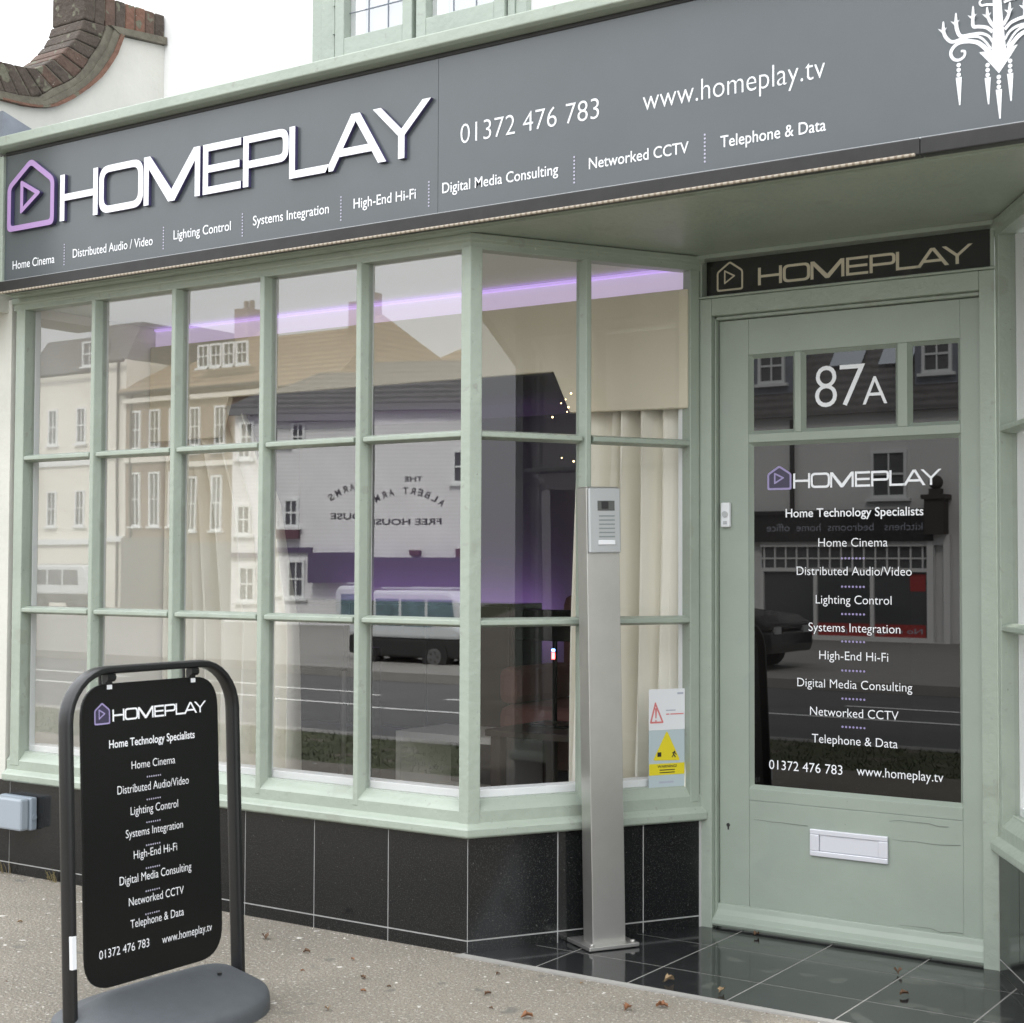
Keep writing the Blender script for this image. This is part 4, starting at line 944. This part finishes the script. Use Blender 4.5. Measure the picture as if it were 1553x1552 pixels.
for x in (.3, 3.1):
    b = MB(KT); b.box(x, x + .75, 4.0, 4.95, -.9, -.25); obj('dormer', b, 'lead', ks); win(ks, KT @ Matrix.Translation((0, 0, -.25)), x + .12, x + .6, 4.2, 4.8)
chw(ks)

cb = thing('apartment_building', 'cream apartment block with mansard roof, mirrored at the left of the window', 'apartment block', (-34, -24, 0)); CT = wall_T((-34, -24), 0)
house_body(cb, CT, 6.2, 6.5, 6, 'far_cream')
b = MB(CT); b.add([(0, 6.5, 0), (6.2, 6.5, 0), (6.0, 7.6, -.7), (.2, 7.6, -.7), (0, 6.5, -6), (6.2, 6.5, -6), (6, 7.6, -5), (.2, 7.6, -5)], [(0, 1, 2, 3), (1, 5, 6, 2), (4, 0, 3, 7), (3, 2, 6, 7), (5, 4, 7, 6)])
obj('roof', b, 'slate', cb)
for x in (2.4, 3.1, 4.9, 1.2):
    for z in (4.5, 2.2): win(cb, CT, x, x + .4, z, z + 1.0)
for x in (2.5, 3.6, 4.8): win(cb, CT @ Matrix.Translation((0, 0, -.1)), x, x + .6, 6.65, 7.35)
gutter(cb, CT, 6.2, 6.45)
b = MB(CT); b.box(0, 6.2, 3.9, 4.05, 0, .08); b.box(0, 6.2, 1.7, 1.85, 0, .1); obj('string_course', b, 'white', cb)
chw(cb)
bb = thing('brick_building', 'brown brick terrace with tall white sashes and dark shop front, mirrored in the window', 'terrace', (-27.8, -24, 0)); BT = wall_T((-27.8, -24), 0)
house_body(bb, BT, 6.5, 5.6, 6, 'far_brick'); pitched(bb, BT, 6.5, 5.6, 6, 1.9, 'tan', .2, 1.0)
for x in (.2, .9, 1.6, 2.5, 3.4, 4.4, 5.3): win(bb, BT, x, x + .38, 2.1, 3.5); win(bb, BT, x, x + .38, 4.1, 5.1)
b = MB(BT); b.box(0, 6.5, -.2, 1.8, .01, .15); obj('shop_front', b, mat('grey green shop front', (.2, .2, .18), .6), bb)
for k in range(4): win(bb, BT @ Matrix.Translation((0, 0, -.1)), 1.8 + k * .45, 2.2 + k * .45, 6.1, 6.7)
gutter(bb, BT, 6.5, 5.55)
for x in (.6, 4.8):
    b = MB(BT); b.box(x, x + .5, 6.2, 8.1, -3.2, -2.6); b.tube([(x + .15, 8.1, -2.9), (x + .15, 8.35, -2.9)], .07); b.tube([(x + .36, 8.1, -2.9), (x + .36, 8.35, -2.9)], .07); obj('chimney', b, 'far_brick', bb)
b = MB(BT); b.box(0, 6.5, 3.75, 3.88, 0, .08); b.box(0, 6.5, 5.3, 5.42, 0, .14); obj('string_course', b, 'far_cream', bb)
chw(bb)
hh = thing('tan_roof_house', 'house with a broad tan hipped roof behind the white pub', 'house', (-22.5, -29, 0)); HT = wall_T((-22.5, -29), R(10))
house_body(hh, HT, 9, 6.2, 7, 'far_brick'); pitched(hh, HT, 9, 6.2, 7, 2.4, 'tan', .3, 3.2)
b = MB(HT); b.box(2.2, 2.7, 7.2, 9.2, -3.2, -2.7); obj('chimney', b, 'far_brick', hh)
b = MB(HT); b.tube([(5.5, 8.5, -3), (5.5, 10, -3)], .02); b.tube([(5.0, 9.9, -3), (6.0, 9.9, -3)], .015); obj('aerial', b, 'ink', hh)
for x, h_ in ((1.2, 9.6), (3.6, 9.9), (7.2, 9.3)): b = MB(HT); b.tube([(x, 6.4, -1), (x, h_, -1)], .03); b.tube([(x - .25, h_ - .1, -1), (x + .25, h_ - .1, -1)], .012); obj('aerial', b, 'white', hh)
chw(hh)
# vehicles
def vehicle(name, label, cat, loc_, paint_, dark_, glassm, L_, H_, W_, van):
    t = thing(name, label, cat, loc_)
    if van:
        pl = [(0, .40), (L_, .40), (L_ + .02, .52), (L_ - .16, .60), (L_ - .42, H_ - .06), (L_ - .52, H_), (.05, H_), (0, H_ - .08)]; lo = [(0, .17), (L_, .17), (L_ + .03, .24), (L_ + .02, .398), (0, .398)]
    else:
        pl = [(0, .45), (L_, .45), (L_ + .02, .52), (L_ - .15, .62), (L_ * .72, .68), (L_ * .56, H_ - .02), (L_ * .3, H_), (.12, .70), (0, .64)]; lo = [(0, .2), (L_, .2), (L_ + .03, .3), (L_ + .02, .448), (0, .448)]
    b = MB(); b.prism(pl, 1, -W_ / 2, W_ / 2); obj('body', b, paint_, t, bevel=.04)
    b = MB(); b.prism(lo, 1, -W_ / 2 + .005, W_ / 2 - .005); obj('lower_body', b, dark_, t, bevel=.03)
    b = MB()
    for s_ in (-1, 1):
        y = s_ * (W_ / 2 + .002)
        if van: cells = [(L_ * .06 + k * L_ * .235, L_ * .06 + k * L_ * .235 + L_ * .21) for k in range(3)]; z0, z1 = H_ * .56, H_ * .9
        else: cells = [(L_ * .2, L_ * .4), (L_ * .42, L_ * .62)]; z0, z1 = .69, H_ - .06
        for k, (x0, x1) in enumerate(cells):
            q = [(x0, z0), (x1 + (.06 if k == len(cells) - 1 else 0), z0), (x1, z1), (x0 + (.08 if k == 0 and not van else 0), z1)]
            b.add([(p[0], y, p[1]) for p in q], [(0, 1, 2, 3)])
    obj('side_window', b, glassm, t, fix=False)
    if van: b = MB(); b.tube([(.1, .3, H_ + .03), (L_ - .55, .3, H_ + .03)], .012); b.tube([(.1, -.3, H_ + .03), (L_ - .55, -.3, H_ + .03)], .012); obj('roof_rail', b, 'alu', t)
    for s_ in (-1, 1):
        b = MB(); b.box(L_ - .02, L_ + .03, s_ * W_ * .33 - .08, s_ * W_ * .33 + .08, .42, .5); obj('headlight', b, 'alu', t)
    for x in (L_ * .18, L_ * .8):
        for s_ in (-1, 1):
            r = .19
            b = MB(); b.tube([(x, s_ * (W_ / 2 - .14), r), (x, s_ * (W_ / 2 + .01), r)], r, 20); w = obj('wheel', b, 'tyre', t)
            b = MB(); b.tube([(x, s_ * (W_ / 2 + .0105), r), (x, s_ * (W_ / 2 + .02), r)], r * .55, 14)
            for k in range(5): a = k * 1.2566; b.box(x + math.cos(a) * r * .3 - .012, x + math.cos(a) * r * .3 + .012, s_ * (W_ / 2 + .0225) - .002, s_ * (W_ / 2 + .0225) + .002, r + math.sin(a) * r * .3 - .012, r + math.sin(a) * r * .3 + .012, 1)
            obj('rim', b, ['rimgrey', 'tyre'], w)
    return t
vehicle('parked_van', 'pale van with teal windows parked across the road in front of the pub', 'van', (-9.75, -11.4, -.11), 'vanpaint', 'tyre', 'teal', 1.75, .98, .85, True)
vehicle('parked_van', 'pale van with dark windows parked outside the brown brick terrace', 'van', (-31.0, -22.6, -.02), 'vanpaint', 'tyre', 'far_glass', 2.6, 1.15, 1.1, True)
vehicle('parked_car', 'black car parked at the kerb outside the kitchen shop', 'car', (-7.05, -11.0, -.02), 'car', 'car', 'far_glass', 2.6, 1.0, 1.2, False)
